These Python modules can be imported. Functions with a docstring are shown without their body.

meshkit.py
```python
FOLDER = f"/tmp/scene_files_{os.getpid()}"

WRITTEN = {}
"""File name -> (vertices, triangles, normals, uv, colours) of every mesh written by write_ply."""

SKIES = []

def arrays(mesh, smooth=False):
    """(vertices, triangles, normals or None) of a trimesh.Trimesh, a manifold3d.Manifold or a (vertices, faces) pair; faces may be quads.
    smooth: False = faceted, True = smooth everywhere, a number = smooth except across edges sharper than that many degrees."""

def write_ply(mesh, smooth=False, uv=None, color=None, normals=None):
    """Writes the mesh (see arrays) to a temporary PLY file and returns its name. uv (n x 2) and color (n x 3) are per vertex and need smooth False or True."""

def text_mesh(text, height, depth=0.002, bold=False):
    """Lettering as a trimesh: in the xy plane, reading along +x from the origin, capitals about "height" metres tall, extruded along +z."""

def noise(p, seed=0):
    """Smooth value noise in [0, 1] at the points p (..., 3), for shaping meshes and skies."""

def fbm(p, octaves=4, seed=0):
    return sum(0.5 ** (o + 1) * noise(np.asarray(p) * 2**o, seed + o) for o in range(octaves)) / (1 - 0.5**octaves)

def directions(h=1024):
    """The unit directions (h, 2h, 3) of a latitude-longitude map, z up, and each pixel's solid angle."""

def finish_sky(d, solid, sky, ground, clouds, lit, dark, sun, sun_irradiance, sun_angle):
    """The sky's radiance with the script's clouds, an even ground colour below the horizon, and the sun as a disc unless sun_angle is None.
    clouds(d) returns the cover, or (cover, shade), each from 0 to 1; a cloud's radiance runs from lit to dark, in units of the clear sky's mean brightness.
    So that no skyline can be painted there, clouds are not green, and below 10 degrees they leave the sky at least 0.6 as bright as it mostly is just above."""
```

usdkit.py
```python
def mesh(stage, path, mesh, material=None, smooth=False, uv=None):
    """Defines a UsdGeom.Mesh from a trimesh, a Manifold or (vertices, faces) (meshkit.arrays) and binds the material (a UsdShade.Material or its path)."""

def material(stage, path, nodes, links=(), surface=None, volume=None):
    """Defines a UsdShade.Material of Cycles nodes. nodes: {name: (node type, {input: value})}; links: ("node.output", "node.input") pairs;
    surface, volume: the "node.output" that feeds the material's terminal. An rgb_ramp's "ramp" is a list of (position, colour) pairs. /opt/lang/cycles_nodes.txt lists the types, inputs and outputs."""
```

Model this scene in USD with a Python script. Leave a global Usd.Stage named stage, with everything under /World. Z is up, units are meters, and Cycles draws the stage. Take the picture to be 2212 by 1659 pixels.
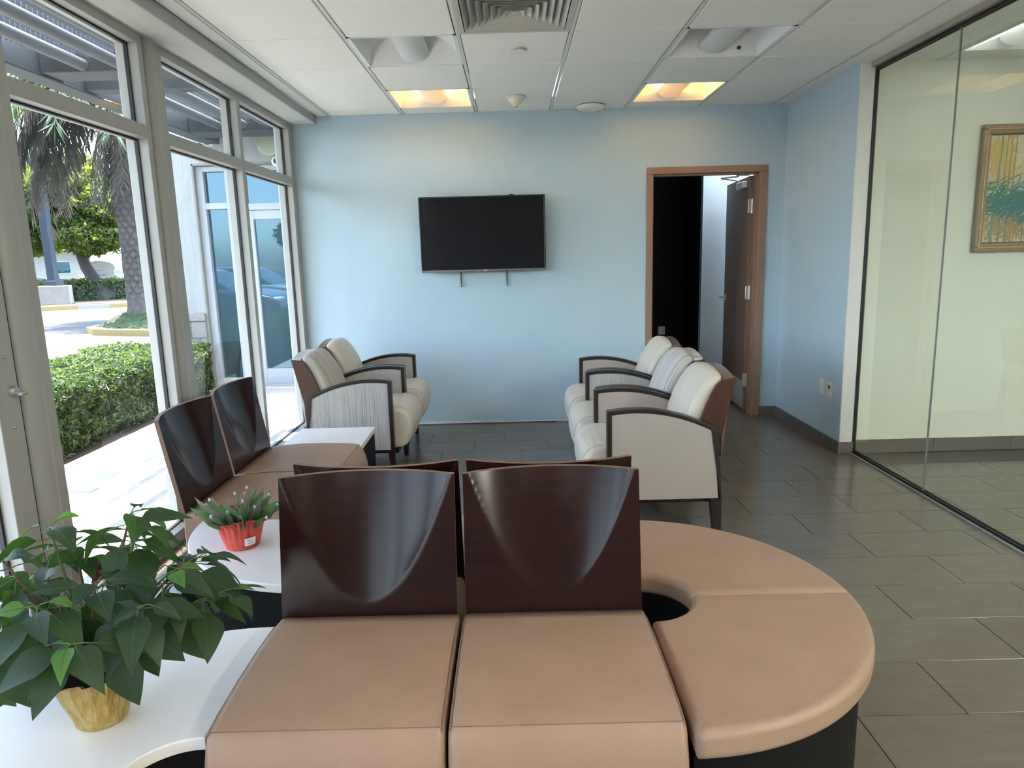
import math, random
import numpy as np, trimesh
from shapely.geometry import Polygon
from pxr import Usd, UsdGeom, UsdLux, UsdShade, Gf, Sdf, Vt
import usdkit, meshkit

stage = Usd.Stage.CreateInMemory()
UsdGeom.SetStageUpAxis(stage, 'Z')
UsdGeom.SetStageMetersPerUnit(stage, 1.0)
UsdGeom.Xform.Define(stage, '/World')
UsdGeom.Scope.Define(stage, '/World/Looks')
MAT = usdkit.material

# ------------------------------------------------------------------ camera, sky, sun, exposure
EXPOSURE = 0.15
SUN = 9.0                  # irradiance; a distant light's intensity is its radiance
SKY = 1.75
FILL_CONF = 62.0  # added ceiling panels, filling the room behind the glass
FILL_ROOM = 1.8            # added ceiling panels behind the camera, filling the lobby with light
PITCH, ROLL, YAW, FOC, CAM_H = 0.181408, 0.0267550, -0.00416913, 1507.9, 1.459
cp, sp = math.cos(PITCH), math.sin(PITCH)
fw = np.array([math.sin(YAW) * cp, math.cos(YAW) * cp, -sp])
rt = np.array([math.cos(YAW), -math.sin(YAW), 0.0])
dn = np.cross(fw, rt)
r2 = rt * math.cos(ROLL) + dn * math.sin(ROLL)
d2 = -rt * math.sin(ROLL) + dn * math.cos(ROLL)
cam = UsdGeom.Camera.Define(stage, '/World/camera')
cam.CreateHorizontalApertureAttr(36.0)
cam.CreateVerticalApertureAttr(27.0)
cam.CreateFocalLengthAttr(36.0 * FOC / 2212)
cam.CreateClippingRangeAttr((0.05, 1000.0))
cam.CreateExposureAttr(EXPOSURE)
cam.AddTransformOp().Set(Gf.Matrix4d(*r2, 0, *(-d2), 0, *(-fw), 0, 0, 0, CAM_H, 1))

SUN_DIR = np.array([-0.13, 0.03, 0.985])
SUN_DIR /= np.linalg.norm(SUN_DIR)
MAT(stage, '/World/Looks/sky', {
    "t": ("sky_texture", {"sky_type": "single_scattering", "sun_disc": False, "sun_elevation": 1.35, "sun_rotation": 1.0,
                          "aerosol_density": 2.0, "air_density": 1.0}),
    "w": ("rgb_to_bw", {}), "m": ("mix", {"fac": 0.40}),      # thin white haze over the blue
    "b": ("background_shader", {"strength": SKY})}, [("t.color", "w.color"), ("w.val", "m.color2"), ("t.color", "m.color1"), ("m.color", "b.color")], surface="b.background")
dome = UsdLux.DomeLight.Define(stage, '/World/sky')
UsdShade.MaterialBindingAPI.Apply(dome.GetPrim()).Bind(UsdShade.Material.Get(stage, '/World/Looks/sky'))
sun = UsdLux.DistantLight.Define(stage, '/World/sun')
sun.CreateIntensityAttr(SUN / 6.72e-5)
sun.CreateAngleAttr(0.53)
sun.CreateColorAttr((1.0, 0.95, 0.88))
zz = SUN_DIR
xx = np.cross([0, 1, 0], zz); xx /= np.linalg.norm(xx)
yy = np.cross(zz, xx)
sun.AddTransformOp().Set(Gf.Matrix4d(*xx, 0, *yy, 0, *zz, 0, 0, 0, 0, 1))

# ------------------------------------------------------------------ materials
M = {}

def mat(name, col, rough=0.5, metal=0.0, spec=0.5, noise=None, bump=None, coat=0.0, coat_r=0.1, emit=None, emit_s=0.0, space='object', ramp=None, extra=None):
    """noise = (scale or (sx,sy,sz), colour2, detail); bump = (scale or vec, strength, distance)"""
    n = {"p": ("principled_bsdf", {"base_color": col, "roughness": rough, "metallic": metal, "specular_ior_level": spec,
                                   "coat_weight": coat, "coat_roughness": coat_r, **(extra or {})})}
    l = []
    if emit is not None:
        n["p"][1].update({"emission_color": emit, "emission_strength": emit_s})
    if noise or bump:
        n["tc"] = ("texture_coordinate", {})
    def mapped(key, sc):
        v = (sc, sc, sc) if np.ndim(sc) == 0 else sc
        n["m" + key] = ("mapping", {"scale": v})
        l.append(("tc." + space, f"m{key}.vector"))
    if noise:
        sc, col2, det = noise
        mapped("n", sc)
        n["n"] = ("noise_texture", {"scale": 1.0, "detail": det, "roughness": 0.6})
        n["r"] = ("rgb_ramp", {"ramp": ramp or [(0.3, col), (0.7, col2)]})
        l += [("mn.vector", "n.vector"), ("n.fac", "r.fac"), ("r.color", "p.base_color")]
    if bump:
        sc, st, di = bump
        mapped("b", sc)
        n["bn"] = ("noise_texture", {"scale": 1.0, "detail": 3.0, "roughness": 0.6})
        n["bu"] = ("bump", {"strength": st, "distance": di})
        l += [("mb.vector", "bn.vector"), ("bn.fac", "bu.height"), ("bu.normal", "p.normal")]
    M[name] = MAT(stage, '/World/Looks/' + name, n, l, surface="p.BSDF")
    return M[name]

def leaf_mat(name, cols, rough=0.4, trans=0.35, tcol=None):
    tcol = tcol or tuple(min(1, c * 2.0) for c in cols[-1])
    ramp = [(i / max(1, len(cols) - 1), c) for i, c in enumerate(cols)]
    M[name] = MAT(stage, '/World/Looks/' + name, {
        "g": ("geometry", {}), "r": ("rgb_ramp", {"ramp": ramp}),
        "p": ("principled_bsdf", {"roughness": rough}), "t": ("translucent_bsdf", {"color": tcol}),
        "x": ("mix_closure", {"fac": trans})},
        [("g.random_per_island", "r.fac"), ("r.color", "p.base_color"), ("p.BSDF", "x.closure1"), ("t.BSDF", "x.closure2")], surface="x.closure")

def pane_mat(name, tint=(1, 1, 1), ior=1.5, rough=0.0, refl=1.0):
    M[name] = MAT(stage, '/World/Looks/' + name, {
        "f": ("fresnel", {"IOR": ior}), "gm": ("geometry", {}), "k": ("math", {"math_type": "subtract", "value1": refl, "use_clamp": True}), "m": ("math", {"math_type": "multiply"}), "t": ("transparent_bsdf", {"color": tint}), "g": ("glossy_bsdf", {"color": (1, 1, 1), "roughness": rough}),
        "x": ("mix_closure", {})}, [("gm.backfacing", "k.value2"), ("k.value", "m.value2"), ("f.fac", "m.value1"), ("m.value", "x.fac"), ("t.BSDF", "x.closure1"), ("g.BSDF", "x.closure2")], surface="x.closure")

mat('blue_paint', (0.445, 0.585, 0.69), 0.55, spec=0.3, noise=(1.3, (0.48, 0.61, 0.705), 3.0), bump=(60, 0.06, 0.004))
mat('cream_paint', (0.74, 0.74, 0.66), 0.55, spec=0.3, bump=(60, 0.05, 0.004))
mat('lobby_dimmed', (0.25, 0.22, 0.19), 0.6)  # dark tone of the unseen end wall, keeps reflections dim
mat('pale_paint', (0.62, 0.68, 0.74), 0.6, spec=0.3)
mat('hall_darkness', (0.012, 0.011, 0.011), 0.8, spec=0.2)  # near-black colour stands in for the unlit depth of the hall
mat('soffit_paint', (0.74, 0.73, 0.70), 0.6, spec=0.3)
mat('corner_paint', (0.72, 0.70, 0.69), 0.5)
mat('tile_white', (0.82, 0.815, 0.79), 0.9, spec=0.1, noise=(220, (0.87, 0.865, 0.84), 2.0), bump=(260, 0.25, 0.004))
mat('tee_white', (0.66, 0.66, 0.65), 1.0, spec=0.0)
mat('plenum', (0.25, 0.25, 0.25), 0.9)
mat('floor_a', (0.1305, 0.1061, 0.08613), 0.20, spec=0.45, noise=((6, 25, 6), (0.1496, 0.127, 0.1061), 4.0), bump=(90, 0.06, 0.003))
mat('floor_b', (0.1375, 0.1122, 0.09222), 0.19, spec=0.45, noise=((6, 25, 6), (0.1566, 0.1331, 0.1122), 4.0), bump=(90, 0.06, 0.003))
mat('floor_c', (0.1244, 0.1009, 0.08178), 0.21, spec=0.45, noise=((6, 25, 6), (0.1436, 0.1218, 0.1027), 4.0), bump=(90, 0.06, 0.003))
mat('grout', (0.10, 0.09, 0.082), 0.9)
mat('base_tile', (0.135, 0.12, 0.11), 0.5)
mat('caulk', (0.72, 0.74, 0.75), 0.8)
mat('aluminium', (0.37, 0.365, 0.355), 0.42, metal=0.0, spec=0.5)
mat('aluminium_white', (0.80, 0.82, 0.84), 0.4)
mat('gasket', (0.012, 0.014, 0.016), 0.5)
mat('steel', (0.62, 0.62, 0.60), 0.3, metal=1.0)
mat('bronze_channel', (0.36, 0.32, 0.26), 0.4)
mat('black_rubber', (0.008, 0.008, 0.009), 0.5)
mat('mahogany', (0.013, 0.0034, 0.0037), 0.17, spec=0.34, noise=((3, 3, 40), (0.019, 0.005, 0.0046), 4.0))
mat('mahogany_edge', (0.17, 0.085, 0.05), 0.4)
mat('walnut', (0.040, 0.0135, 0.0085), 0.32, spec=0.45, noise=((12, 12, 3), (0.066, 0.023, 0.013), 4.0))
mat('walnut_dark', (0.021, 0.0125, 0.0105), 0.35, spec=0.4)
mat('black_base', (0.006, 0.0055, 0.0055), 0.6, spec=0.15)
mat('taupe_vinyl', (0.324, 0.2016, 0.1377), 0.42, spec=0.45, noise=(5, (0.3555, 0.225, 0.1566), 3.0), bump=((260, 420, 260), 0.35, 0.002))
mat('beige_leather', (0.60, 0.53, 0.45), 0.38, spec=0.5, noise=(7, (0.65, 0.58, 0.50), 3.0), bump=(300, 0.12, 0.002))
mat('arm_leather', (0.385, 0.33, 0.30), 0.5, spec=0.4, bump=(300, 0.12, 0.002))
mat('taupe_leather', (0.13, 0.09, 0.075), 0.3)
mat('seam_thread', (0.20, 0.14, 0.11), 0.8)
strp = [(0.30, (0.21, 0.19, 0.18)), (0.42, (0.34, 0.315, 0.30)), (0.5, (0.46, 0.435, 0.415)), (0.58, (0.37, 0.35, 0.34)), (0.7, (0.54, 0.515, 0.495))]
mat('stripe_arm', (0.4, 0.4, 0.4), 0.75, spec=0.2, noise=((165, 0, 1.5), (0, 0, 0), 2.0), ramp=strp)
mat('stripe_back', (0.4, 0.4, 0.4), 0.7, spec=0.3, noise=((0, 75, 0.5), (0, 0, 0), 2.0), ramp=[(0.30, (0.26, 0.245, 0.23)), (0.42, (0.42, 0.40, 0.375)), (0.5, (0.56, 0.535, 0.50)), (0.6, (0.5, 0.475, 0.445)), (0.7, (0.62, 0.595, 0.56))])
mat('laminate', (0.80, 0.775, 0.80), 0.32, spec=0.5)
mat('laminate_edge', (0.74, 0.68, 0.64), 0.45)
mat('tv_plastic', (0.02, 0.021, 0.023), 0.35)
mat('tv_silver', (0.22, 0.22, 0.23), 0.3, metal=0.7)
mat('tv_glass', (0.005, 0.006, 0.009), 0.10, spec=0.3)
mat('red_badge', (0.75, 0.35, 0.32), 0.4)
mat('door_steel', (0.30, 0.18, 0.125), 0.45)
mat('door_leaf', (0.215, 0.135, 0.10), 0.5, noise=((20, 20, 2), (0.24, 0.155, 0.115), 3.0))
mat('hinge_steel', (0.75, 0.74, 0.70), 0.3, metal=0.6)
mat('ivory_plastic', (0.80, 0.74, 0.58), 0.4)
mat('white_plastic', (0.78, 0.77, 0.75), 0.4)
mat('grille_white', (0.52, 0.51, 0.47), 0.45)
mat('grille_dark', (0.05, 0.05, 0.05), 0.8)
mat('lamp_reflector', (0.80, 0.81, 0.82), 0.4)
mat('lamp_warm', (0.9, 0.8, 0.6), 0.5, emit=(1.0, 0.50, 0.12), emit_s=85.0)
mat('lamp_cool', (0.9, 0.9, 0.9), 0.5, emit=(1.0, 0.93, 0.82), emit_s=170.0)
mat('lamp_dead', (0.8, 0.8, 0.8), 0.3)
mat('unseen_hall_lamp', (0.9, 0.9, 0.9), 0.5, emit=(0.80, 0.92, 1.0), emit_s=15.0)  # out of view, lights the pale hall wall and the door leaf
mat('fill_panel_bright', (0.9, 0.9, 0.9), 0.5, emit=(1.0, 0.94, 0.82), emit_s=FILL_CONF)
mat('fill_panel', (0.9, 0.9, 0.9), 0.5, emit=(1.0, 0.90, 0.78), emit_s=FILL_ROOM)
M['basket'] = MAT(stage, '/World/Looks/basket', {"p": ("principled_bsdf", {"base_color": (0.78, 0.79, 0.81), "roughness": 0.5}), "t": ("translucent_bsdf", {"color": (0.85, 0.85, 0.85)}), "x": ("mix_closure", {"fac": 0.18})},
                  [("p.BSDF", "x.closure1"), ("t.BSDF", "x.closure2")], surface="x.closure")
mat('frame_gold', (0.24, 0.155, 0.08), 0.45, metal=0.25, noise=((30, 30, 4), (0.30, 0.2, 0.10), 3.0))
mat('frame_gilt', (0.62, 0.43, 0.22), 0.35, metal=0.4)
mat('frame_inner', (0.10, 0.078, 0.05), 0.5)
mat('canvas_cream', (0.66, 0.60, 0.44), 0.7, noise=((14, 14, 8), (0.56, 0.49, 0.30), 4.0))
mat('paint_ochre', (0.55, 0.34, 0.05), 0.6, noise=((60, 60, 40), (0.62, 0.47, 0.18), 4.0))
mat('paint_green', (0.02, 0.13, 0.075), 0.5, noise=((50, 50, 90), (0.05, 0.24, 0.14), 4.0))
mat('paint_teal', (0.03, 0.12, 0.155), 0.5, noise=((50, 50, 90), (0.06, 0.20, 0.25), 4.0))
mat('paint_brown', (0.30, 0.17, 0.05), 0.6, noise=((60, 60, 40), (0.45, 0.33, 0.13), 4.0))
mat('paint_steel', (0.16, 0.26, 0.30), 0.5)
mat('paint_mauve', (0.35, 0.33, 0.42), 0.5)
mat('paint_bronze', (0.22, 0.17, 0.13), 0.5)
mat('gold_foil', (0.40, 0.235, 0.035), 0.30, metal=0.65, noise=((60, 60, 16), (0.60, 0.46, 0.20), 5.0), bump=((45, 45, 14), 1.0, 0.012))
mat('foil_clear', (0.10, 0.11, 0.09), 0.12, metal=0.3)
mat('red_foil', (0.50, 0.045, 0.034), 0.32, metal=0.2, noise=((60, 60, 18), (0.68, 0.12, 0.075), 4.0), bump=((50, 50, 16), 0.6, 0.005))
mat('pink_foil', (0.75, 0.35, 0.36), 0.3)
mat('soil', (0.022, 0.015, 0.010), 0.95)
mat('sticker', (0.80, 0.80, 0.80), 0.5)
mat('sticker_ink', (0.25, 0.25, 0.27), 0.6)
mat('stem_green', (0.08, 0.15, 0.04), 0.5)
mat('leaf_rib', (0.05, 0.10, 0.035), 0.5)
mat('stem_brown', (0.12, 0.07, 0.04), 0.6)
leaf_mat('poinsettia_leaf', [(0.011, 0.036, 0.014), (0.018, 0.052, 0.018), (0.014, 0.043, 0.019)], 0.52, 0.22, (0.10, 0.24, 0.02))
leaf_mat('poinsettia_young', [(0.06, 0.17, 0.03), (0.09, 0.21, 0.04)], 0.4, 0.35, (0.25, 0.5, 0.06))
leaf_mat('poinsettia_red', [(0.10, 0.015, 0.03), (0.12, 0.02, 0.035)], 0.45, 0.2, (0.3, 0.03, 0.06))
leaf_mat('cactus_leaf', [(0.05, 0.13, 0.04), (0.09, 0.19, 0.06), (0.16, 0.22, 0.11)], 0.35, 0.2)
leaf_mat('cactus_dull', [(0.14, 0.11, 0.10), (0.20, 0.19, 0.15)], 0.4, 0.2)
mat('bud', (0.50, 0.46, 0.44), 0.5)
mat('bud_mauve', (0.22, 0.09, 0.10), 0.5)
leaf_mat('hedge_leaf', [(0.012, 0.0276, 0.0078), (0.0252, 0.051, 0.0108), (0.051, 0.075, 0.021), (0.0216, 0.0396, 0.0096)], 0.35, 0.3, (0.18, 0.27, 0.03))
leaf_mat('tree_leaf', [(0.0132, 0.03, 0.0072), (0.03, 0.057, 0.009), (0.078, 0.108, 0.012), (0.018, 0.0372, 0.0072)], 0.4, 0.5, (0.3, 0.372, 0.024))
leaf_mat('far_leaf', [(0.018, 0.036, 0.015), (0.036, 0.057, 0.018)], 0.5, 0.4, (0.12, 0.168, 0.036))
leaf_mat('frond_green', [(0.03, 0.06, 0.03), (0.054, 0.09, 0.048)], 0.4, 0.3, (0.12, 0.21, 0.06))
leaf_mat('frond_dead', [(0.051, 0.0408, 0.0378), (0.084, 0.069, 0.063)], 0.7, 0.2, (0.108, 0.09, 0.066))
leaf_mat('grass_blade', [(0.018, 0.039, 0.012), (0.036, 0.06, 0.021)], 0.6, 0.3)
mat('twig_dark', (0.01925, 0.01925, 0.0099), 0.9)
mat('bark', (0.022, 0.0198, 0.01925), 0.9, noise=(9, (0.03575, 0.0319, 0.03025), 4.0))
mat('palm_bark', (0.04675, 0.0385, 0.0363), 0.9, noise=(10, (0.088, 0.07425, 0.0704), 4.0))
mat('asphalt', (0.04125, 0.04125, 0.04785), 0.85, noise=(0.6, (0.05445, 0.05445, 0.06108), 5.0), space='object')
mat('concrete', (0.121, 0.11, 0.1045), 0.9, noise=(3, (0.154, 0.143, 0.1348), 4.0))
mat('kerb_yellow', (0.198, 0.1375, 0.033), 0.8, noise=(6, (0.165, 0.1293, 0.0605), 4.0))
mat('kerb_grey', (0.121, 0.1238, 0.1348), 0.9)
mat('kerb_white', (0.1815, 0.176, 0.1595), 0.9)
mat('paver_a', (0.46, 0.43, 0.39), 0.85, noise=(9, (0.52, 0.49, 0.455), 4.0))
mat('paver_b', (0.41, 0.38, 0.345), 0.85, noise=(9, (0.48, 0.45, 0.41), 4.0))
mat('paver_c', (0.49, 0.465, 0.43), 0.85, noise=(9, (0.43, 0.40, 0.36), 4.0))
mat('sand', (0.30, 0.26, 0.21), 0.95)
mat('earth', (0.055, 0.04125, 0.0275), 0.95)
mat('lawn', (0.0275, 0.04125, 0.0165), 0.95, noise=(14, (0.04675, 0.055, 0.0275), 4.0))
mat('stucco', (0.27, 0.2775, 0.2775), 0.9, spec=0.15, bump=((14, 14, 4), 0.8, 0.03))
mat('stucco_shaded', (0.1875, 0.1762, 0.1537), 0.8)  # darker than the stucco: shade on the reveal put into the colour
mat('ashlar', (0.2025, 0.18, 0.1688), 0.9, noise=(8, (0.2475, 0.225, 0.2137), 4.0), bump=(18, 0.7, 0.02))
mat('storefront_white', (0.33, 0.345, 0.3675), 0.4)
M['tinted_glass'] = MAT(stage, '/World/Looks/tinted_glass', {"g": ("glossy_bsdf", {"color": (0.40, 0.66, 0.95), "roughness": 0.01}), "d": ("diffuse_bsdf", {"color": (0.006, 0.022, 0.028)}), "x": ("mix_closure", {"fac": 0.12})},
                        [("d.BSDF", "x.closure1"), ("g.BSDF", "x.closure2")], surface="x.closure")
mat('canopy_grey', (0.024, 0.0285, 0.0345), 0.55)
mat('tube_grey', (0.075, 0.084, 0.09375), 0.42)
mat('slat_white', (0.525, 0.525, 0.525), 0.5)
mat('sconce_green', (0.255, 0.2775, 0.1875), 0.35)
mat('camera_dome', (0.01, 0.03, 0.03), 0.08, spec=0.8)
mat('pole_blue', (0.018, 0.027, 0.042), 0.6, spec=0.2)
mat('car_white', (0.429, 0.429, 0.429), 0.25, coat=1.0)
mat('car_blue', (0.0275, 0.04125, 0.088), 0.25, coat=1.0)
mat('car_silver', (0.2475, 0.264, 0.275), 0.25, coat=1.0)
mat('car_glass', (0.02, 0.05, 0.06), 0.05, spec=0.8)
mat('car_teal', (0.055, 0.154, 0.176), 0.15)
mat('tyre', (0.015, 0.015, 0.016), 0.8)
mat('lens_red', (0.4, 0.02, 0.02), 0.2)
mat('sign_white', (0.2475, 0.2475, 0.242), 0.7)
mat('sign_ink', (0.10, 0.13, 0.17), 0.6)
mat('roof_tile', (0.231, 0.2255, 0.22), 0.9)
mat('bin_grey', (0.10, 0.11, 0.13), 0.4)
mat('bin_liner', (0.62, 0.64, 0.68), 0.4)
pane_mat('window_glass', (0.93, 0.96, 0.95), 1.45, refl=0.8)
pane_mat('partition_glass', (0.86, 0.91, 0.89), 1.52)

# ------------------------------------------------------------------ mesh helpers
def tm(v, f):
    m = trimesh.Trimesh(np.asarray(v, float), np.asarray(f, int), process=False)
    return m

def join(*ms):
    ms = [m for m in ms if m is not None]
    return trimesh.util.concatenate(ms) if len(ms) > 1 else ms[0]

def box(x0, x1, y0, y1, z0, z1):
    m = trimesh.creation.box((x1 - x0, y1 - y0, z1 - z0))
    m.apply_translation(((x0 + x1) / 2, (y0 + y1) / 2, (z0 + z1) / 2))
    return m

def cbox(x0, x1, y0, y1, z0, z1, c=0.003):
    """a box with chamfered edges"""
    pts = []
    for sx in (0, 1):
        for sy in (0, 1):
            for sz in (0, 1):
                p = np.array([(x0, x1)[sx], (y0, y1)[sy], (z0, z1)[sz]])
                d = np.array([1 - 2 * sx, 1 - 2 * sy, 1 - 2 * sz]) * c
                for k in range(3):
                    q = p + d
                    q[k] = p[k]
                    pts.append(q)
    return trimesh.convex.convex_hull(np.array(pts))

def inset(pts, d):
    """a closed counter-clockwise outline moved inwards by d"""
    p = np.asarray(pts, float)
    a, b = p - np.roll(p, 1, 0), np.roll(p, -1, 0) - p
    a /= np.linalg.norm(a, axis=1, keepdims=True) + 1e-12
    b /= np.linalg.norm(b, axis=1, keepdims=True) + 1e-12
    na, nb = np.stack([-a[:, 1], a[:, 0]], 1), np.stack([-b[:, 1], b[:, 0]], 1)
    return p + (na + nb) / np.maximum(1 + (na * nb).sum(1, keepdims=True), 0.3) * d

def prism(pts, w0, w1, axes='xz', c=0.0, k=1, mid=0):
    """outline pts in the plane 'axes', extruded along the third axis from w0 to w1, with edges rounded by c in k steps"""
    p = np.asarray(pts, float)
    if ((p[:, 0] * np.roll(p[:, 1], -1)) - (np.roll(p[:, 0], -1) * p[:, 1])).sum() < 0:
        p = p[::-1]
    st = []
    if c > 0:
        st = [(w0 + c * (1 - math.cos(i / k * math.pi / 2)), c * (1 - math.sin(i / k * math.pi / 2))) for i in range(k + 1)]
        st2 = [(w1 - (w - w0), d) for w, d in st[::-1]]
        for i in range(1, mid + 1):
            st.append((w0 + c + (w1 - w0 - 2 * c) * i / (mid + 1), 0.0))
        st += st2
    else:
        st = [(w0, 0.0)] + [(w0 + (w1 - w0) * i / (mid + 1), 0.0) for i in range(1, mid + 1)] + [(w1, 0.0)]
    n = len(p)
    rings = []
    for w, d in st:
        q = inset(p, d) if d > 1e-9 else p
        rings.append(np.column_stack([q, np.full(n, w)]))
    v = np.vstack(rings)
    f = []
    i = np.arange(n); j = (i + 1) % n
    for s in range(len(st) - 1):
        a, b = s * n, (s + 1) * n
        f += [np.column_stack([a + i, a + j, b + j]), np.column_stack([a + i, b + j, b + i])]
    v2, t = trimesh.creation.triangulate_polygon(Polygon(rings[0][:, :2]), engine='earcut')
    # match the triangulation's vertices to ours
    from scipy.spatial import cKDTree
    idx = cKDTree(rings[0][:, :2]).query(v2)[1]
    t = idx[t]
    f += [t[:, ::-1], t + (len(st) - 1) * n]
    f = np.vstack(f)
    third = ({'x', 'y', 'z'} - set(axes)).pop()
    order = {axes[0]: 0, axes[1]: 1, third: 2}
    v = v[:, [order['x'], order['y'], order['z']]]
    if axes + third in ('xzy', 'yxz', 'zyx'):
        f = f[:, ::-1]
    m = tm(v, f)
    return m

def rbox(x0, x1, y0, y1, z0, z1, r=0.02, k=3, m=4, fn=None):
    """a box with all edges rounded by r; fn deforms the vertices"""
    lo, hi = np.array([x0, y0, z0], float), np.array([x1, y1, z1], float)
    cs = []
    for a in range(3):
        rr = min(r, (hi[a] - lo[a]) / 2 - 1e-5)
        cs.append(np.unique(np.concatenate([lo[a] + rr * np.linspace(0, 1, k + 1), np.linspace(lo[a] + rr, hi[a] - rr, m + 1), hi[a] - rr * np.linspace(0, 1, k + 1)]).round(7)))
    V, F, n = [], [], 0
    for a in range(3):
        b, c = (a + 1) % 3, (a + 2) % 3
        U, W = np.meshgrid(cs[b], cs[c], indexing='ij')
        for side in (0, 1):
            P = np.zeros(U.shape + (3,))
            P[..., a] = hi[a] if side else lo[a]
            P[..., b], P[..., c] = U, W
            q = np.arange(U.size).reshape(U.shape) + n
            quads = np.stack([q[:-1, :-1], q[1:, :-1], q[1:, 1:], q[:-1, 1:]], -1).reshape(-1, 4)
            if not side:
                quads = quads[:, ::-1]
            V.append(P.reshape(-1, 3)); F.append(quads); n += U.size
    V, F = np.vstack(V), np.vstack(F)
    rr = np.minimum(r, (hi - lo) / 2 - 1e-5)
    inner = np.clip(V, lo + rr, hi - rr)
    d = V - inner
    L = np.linalg.norm(d / rr, axis=1, keepdims=True)
    V = inner + np.where(L > 1e-9, d / np.maximum(L, 1e-9), 0)
    if fn is not None:
        V = fn(V)
    F = np.vstack([F[:, [0, 1, 2]], F[:, [0, 2, 3]]])
    mm = trimesh.Trimesh(V, F, process=False)
    mm.merge_vertices(digits_vertex=6)
    mm.update_faces(mm.nondegenerate_faces())
    return mm

def tube(pts, r, sides=8, closed=False):
    p = np.asarray(pts, float)
    r = np.broadcast_to(r, (len(p),))
    t = np.gradient(p, axis=0)
    t /= np.linalg.norm(t, axis=1, keepdims=True) + 1e-12
    up = np.array([0, 0, 1.0]) if abs(t[:, 2]).mean() < 0.8 else np.array([1.0, 0, 0])
    a = np.cross(t, up); a /= np.linalg.norm(a, axis=1, keepdims=True) + 1e-12
    b = np.cross(t, a)
    ang = np.arange(sides) * 2 * math.pi / sides
    v = (p[:, None] + r[:, None, None] * (np.cos(ang)[None, :, None] * a[:, None] + np.sin(ang)[None, :, None] * b[:, None])).reshape(-1, 3)
    i, j = np.meshgrid(np.arange(len(p) - 1), np.arange(sides), indexing='ij')
    q = np.stack([i * sides + j, i * sides + (j + 1) % sides, (i + 1) * sides + (j + 1) % sides, (i + 1) * sides + j], -1).reshape(-1, 4)
    f = np.vstack([q[:, [0, 1, 2]], q[:, [0, 2, 3]]])
    n = len(v)
    v = np.vstack([v, p[0], p[-1]])
    s = np.arange(sides)
    f = np.vstack([f, np.column_stack([np.full(sides, n), (s + 1) % sides, s]), np.column_stack([np.full(sides, n + 1), n - sides + s, n - sides + (s + 1) % sides])])
    m = tm(v, f)
    if m.volume < 0:
        m.invert()
    return m

def lathe(prof, sides=32, fn=None):
    """(r, z) outline turned about z"""
    p = np.asarray(prof, float)
    ang = np.arange(sides) * 2 * math.pi / sides
    v = np.stack([p[:, None, 0] * np.cos(ang), p[:, None, 0] * np.sin(ang), np.repeat(p[:, 1:2], sides, 1)], -1).reshape(-1, 3)
    if fn is not None:
        v = fn(v)
    i, j = np.meshgrid(np.arange(len(p) - 1), np.arange(sides), indexing='ij')
    q = np.stack([i * sides + j, i * sides + (j + 1) % sides, (i + 1) * sides + (j + 1) % sides, (i + 1) * sides + j], -1).reshape(-1, 4)
    return tm(v, np.vstack([q[:, [0, 1, 2]], q[:, [0, 2, 3]]]))

def cyl(x, y, z0, z1, r, sides=24):
    m = trimesh.creation.cylinder(r, z1 - z0, sections=sides)
    m.apply_translation((x, y, (z0 + z1) / 2))
    return m

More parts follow.
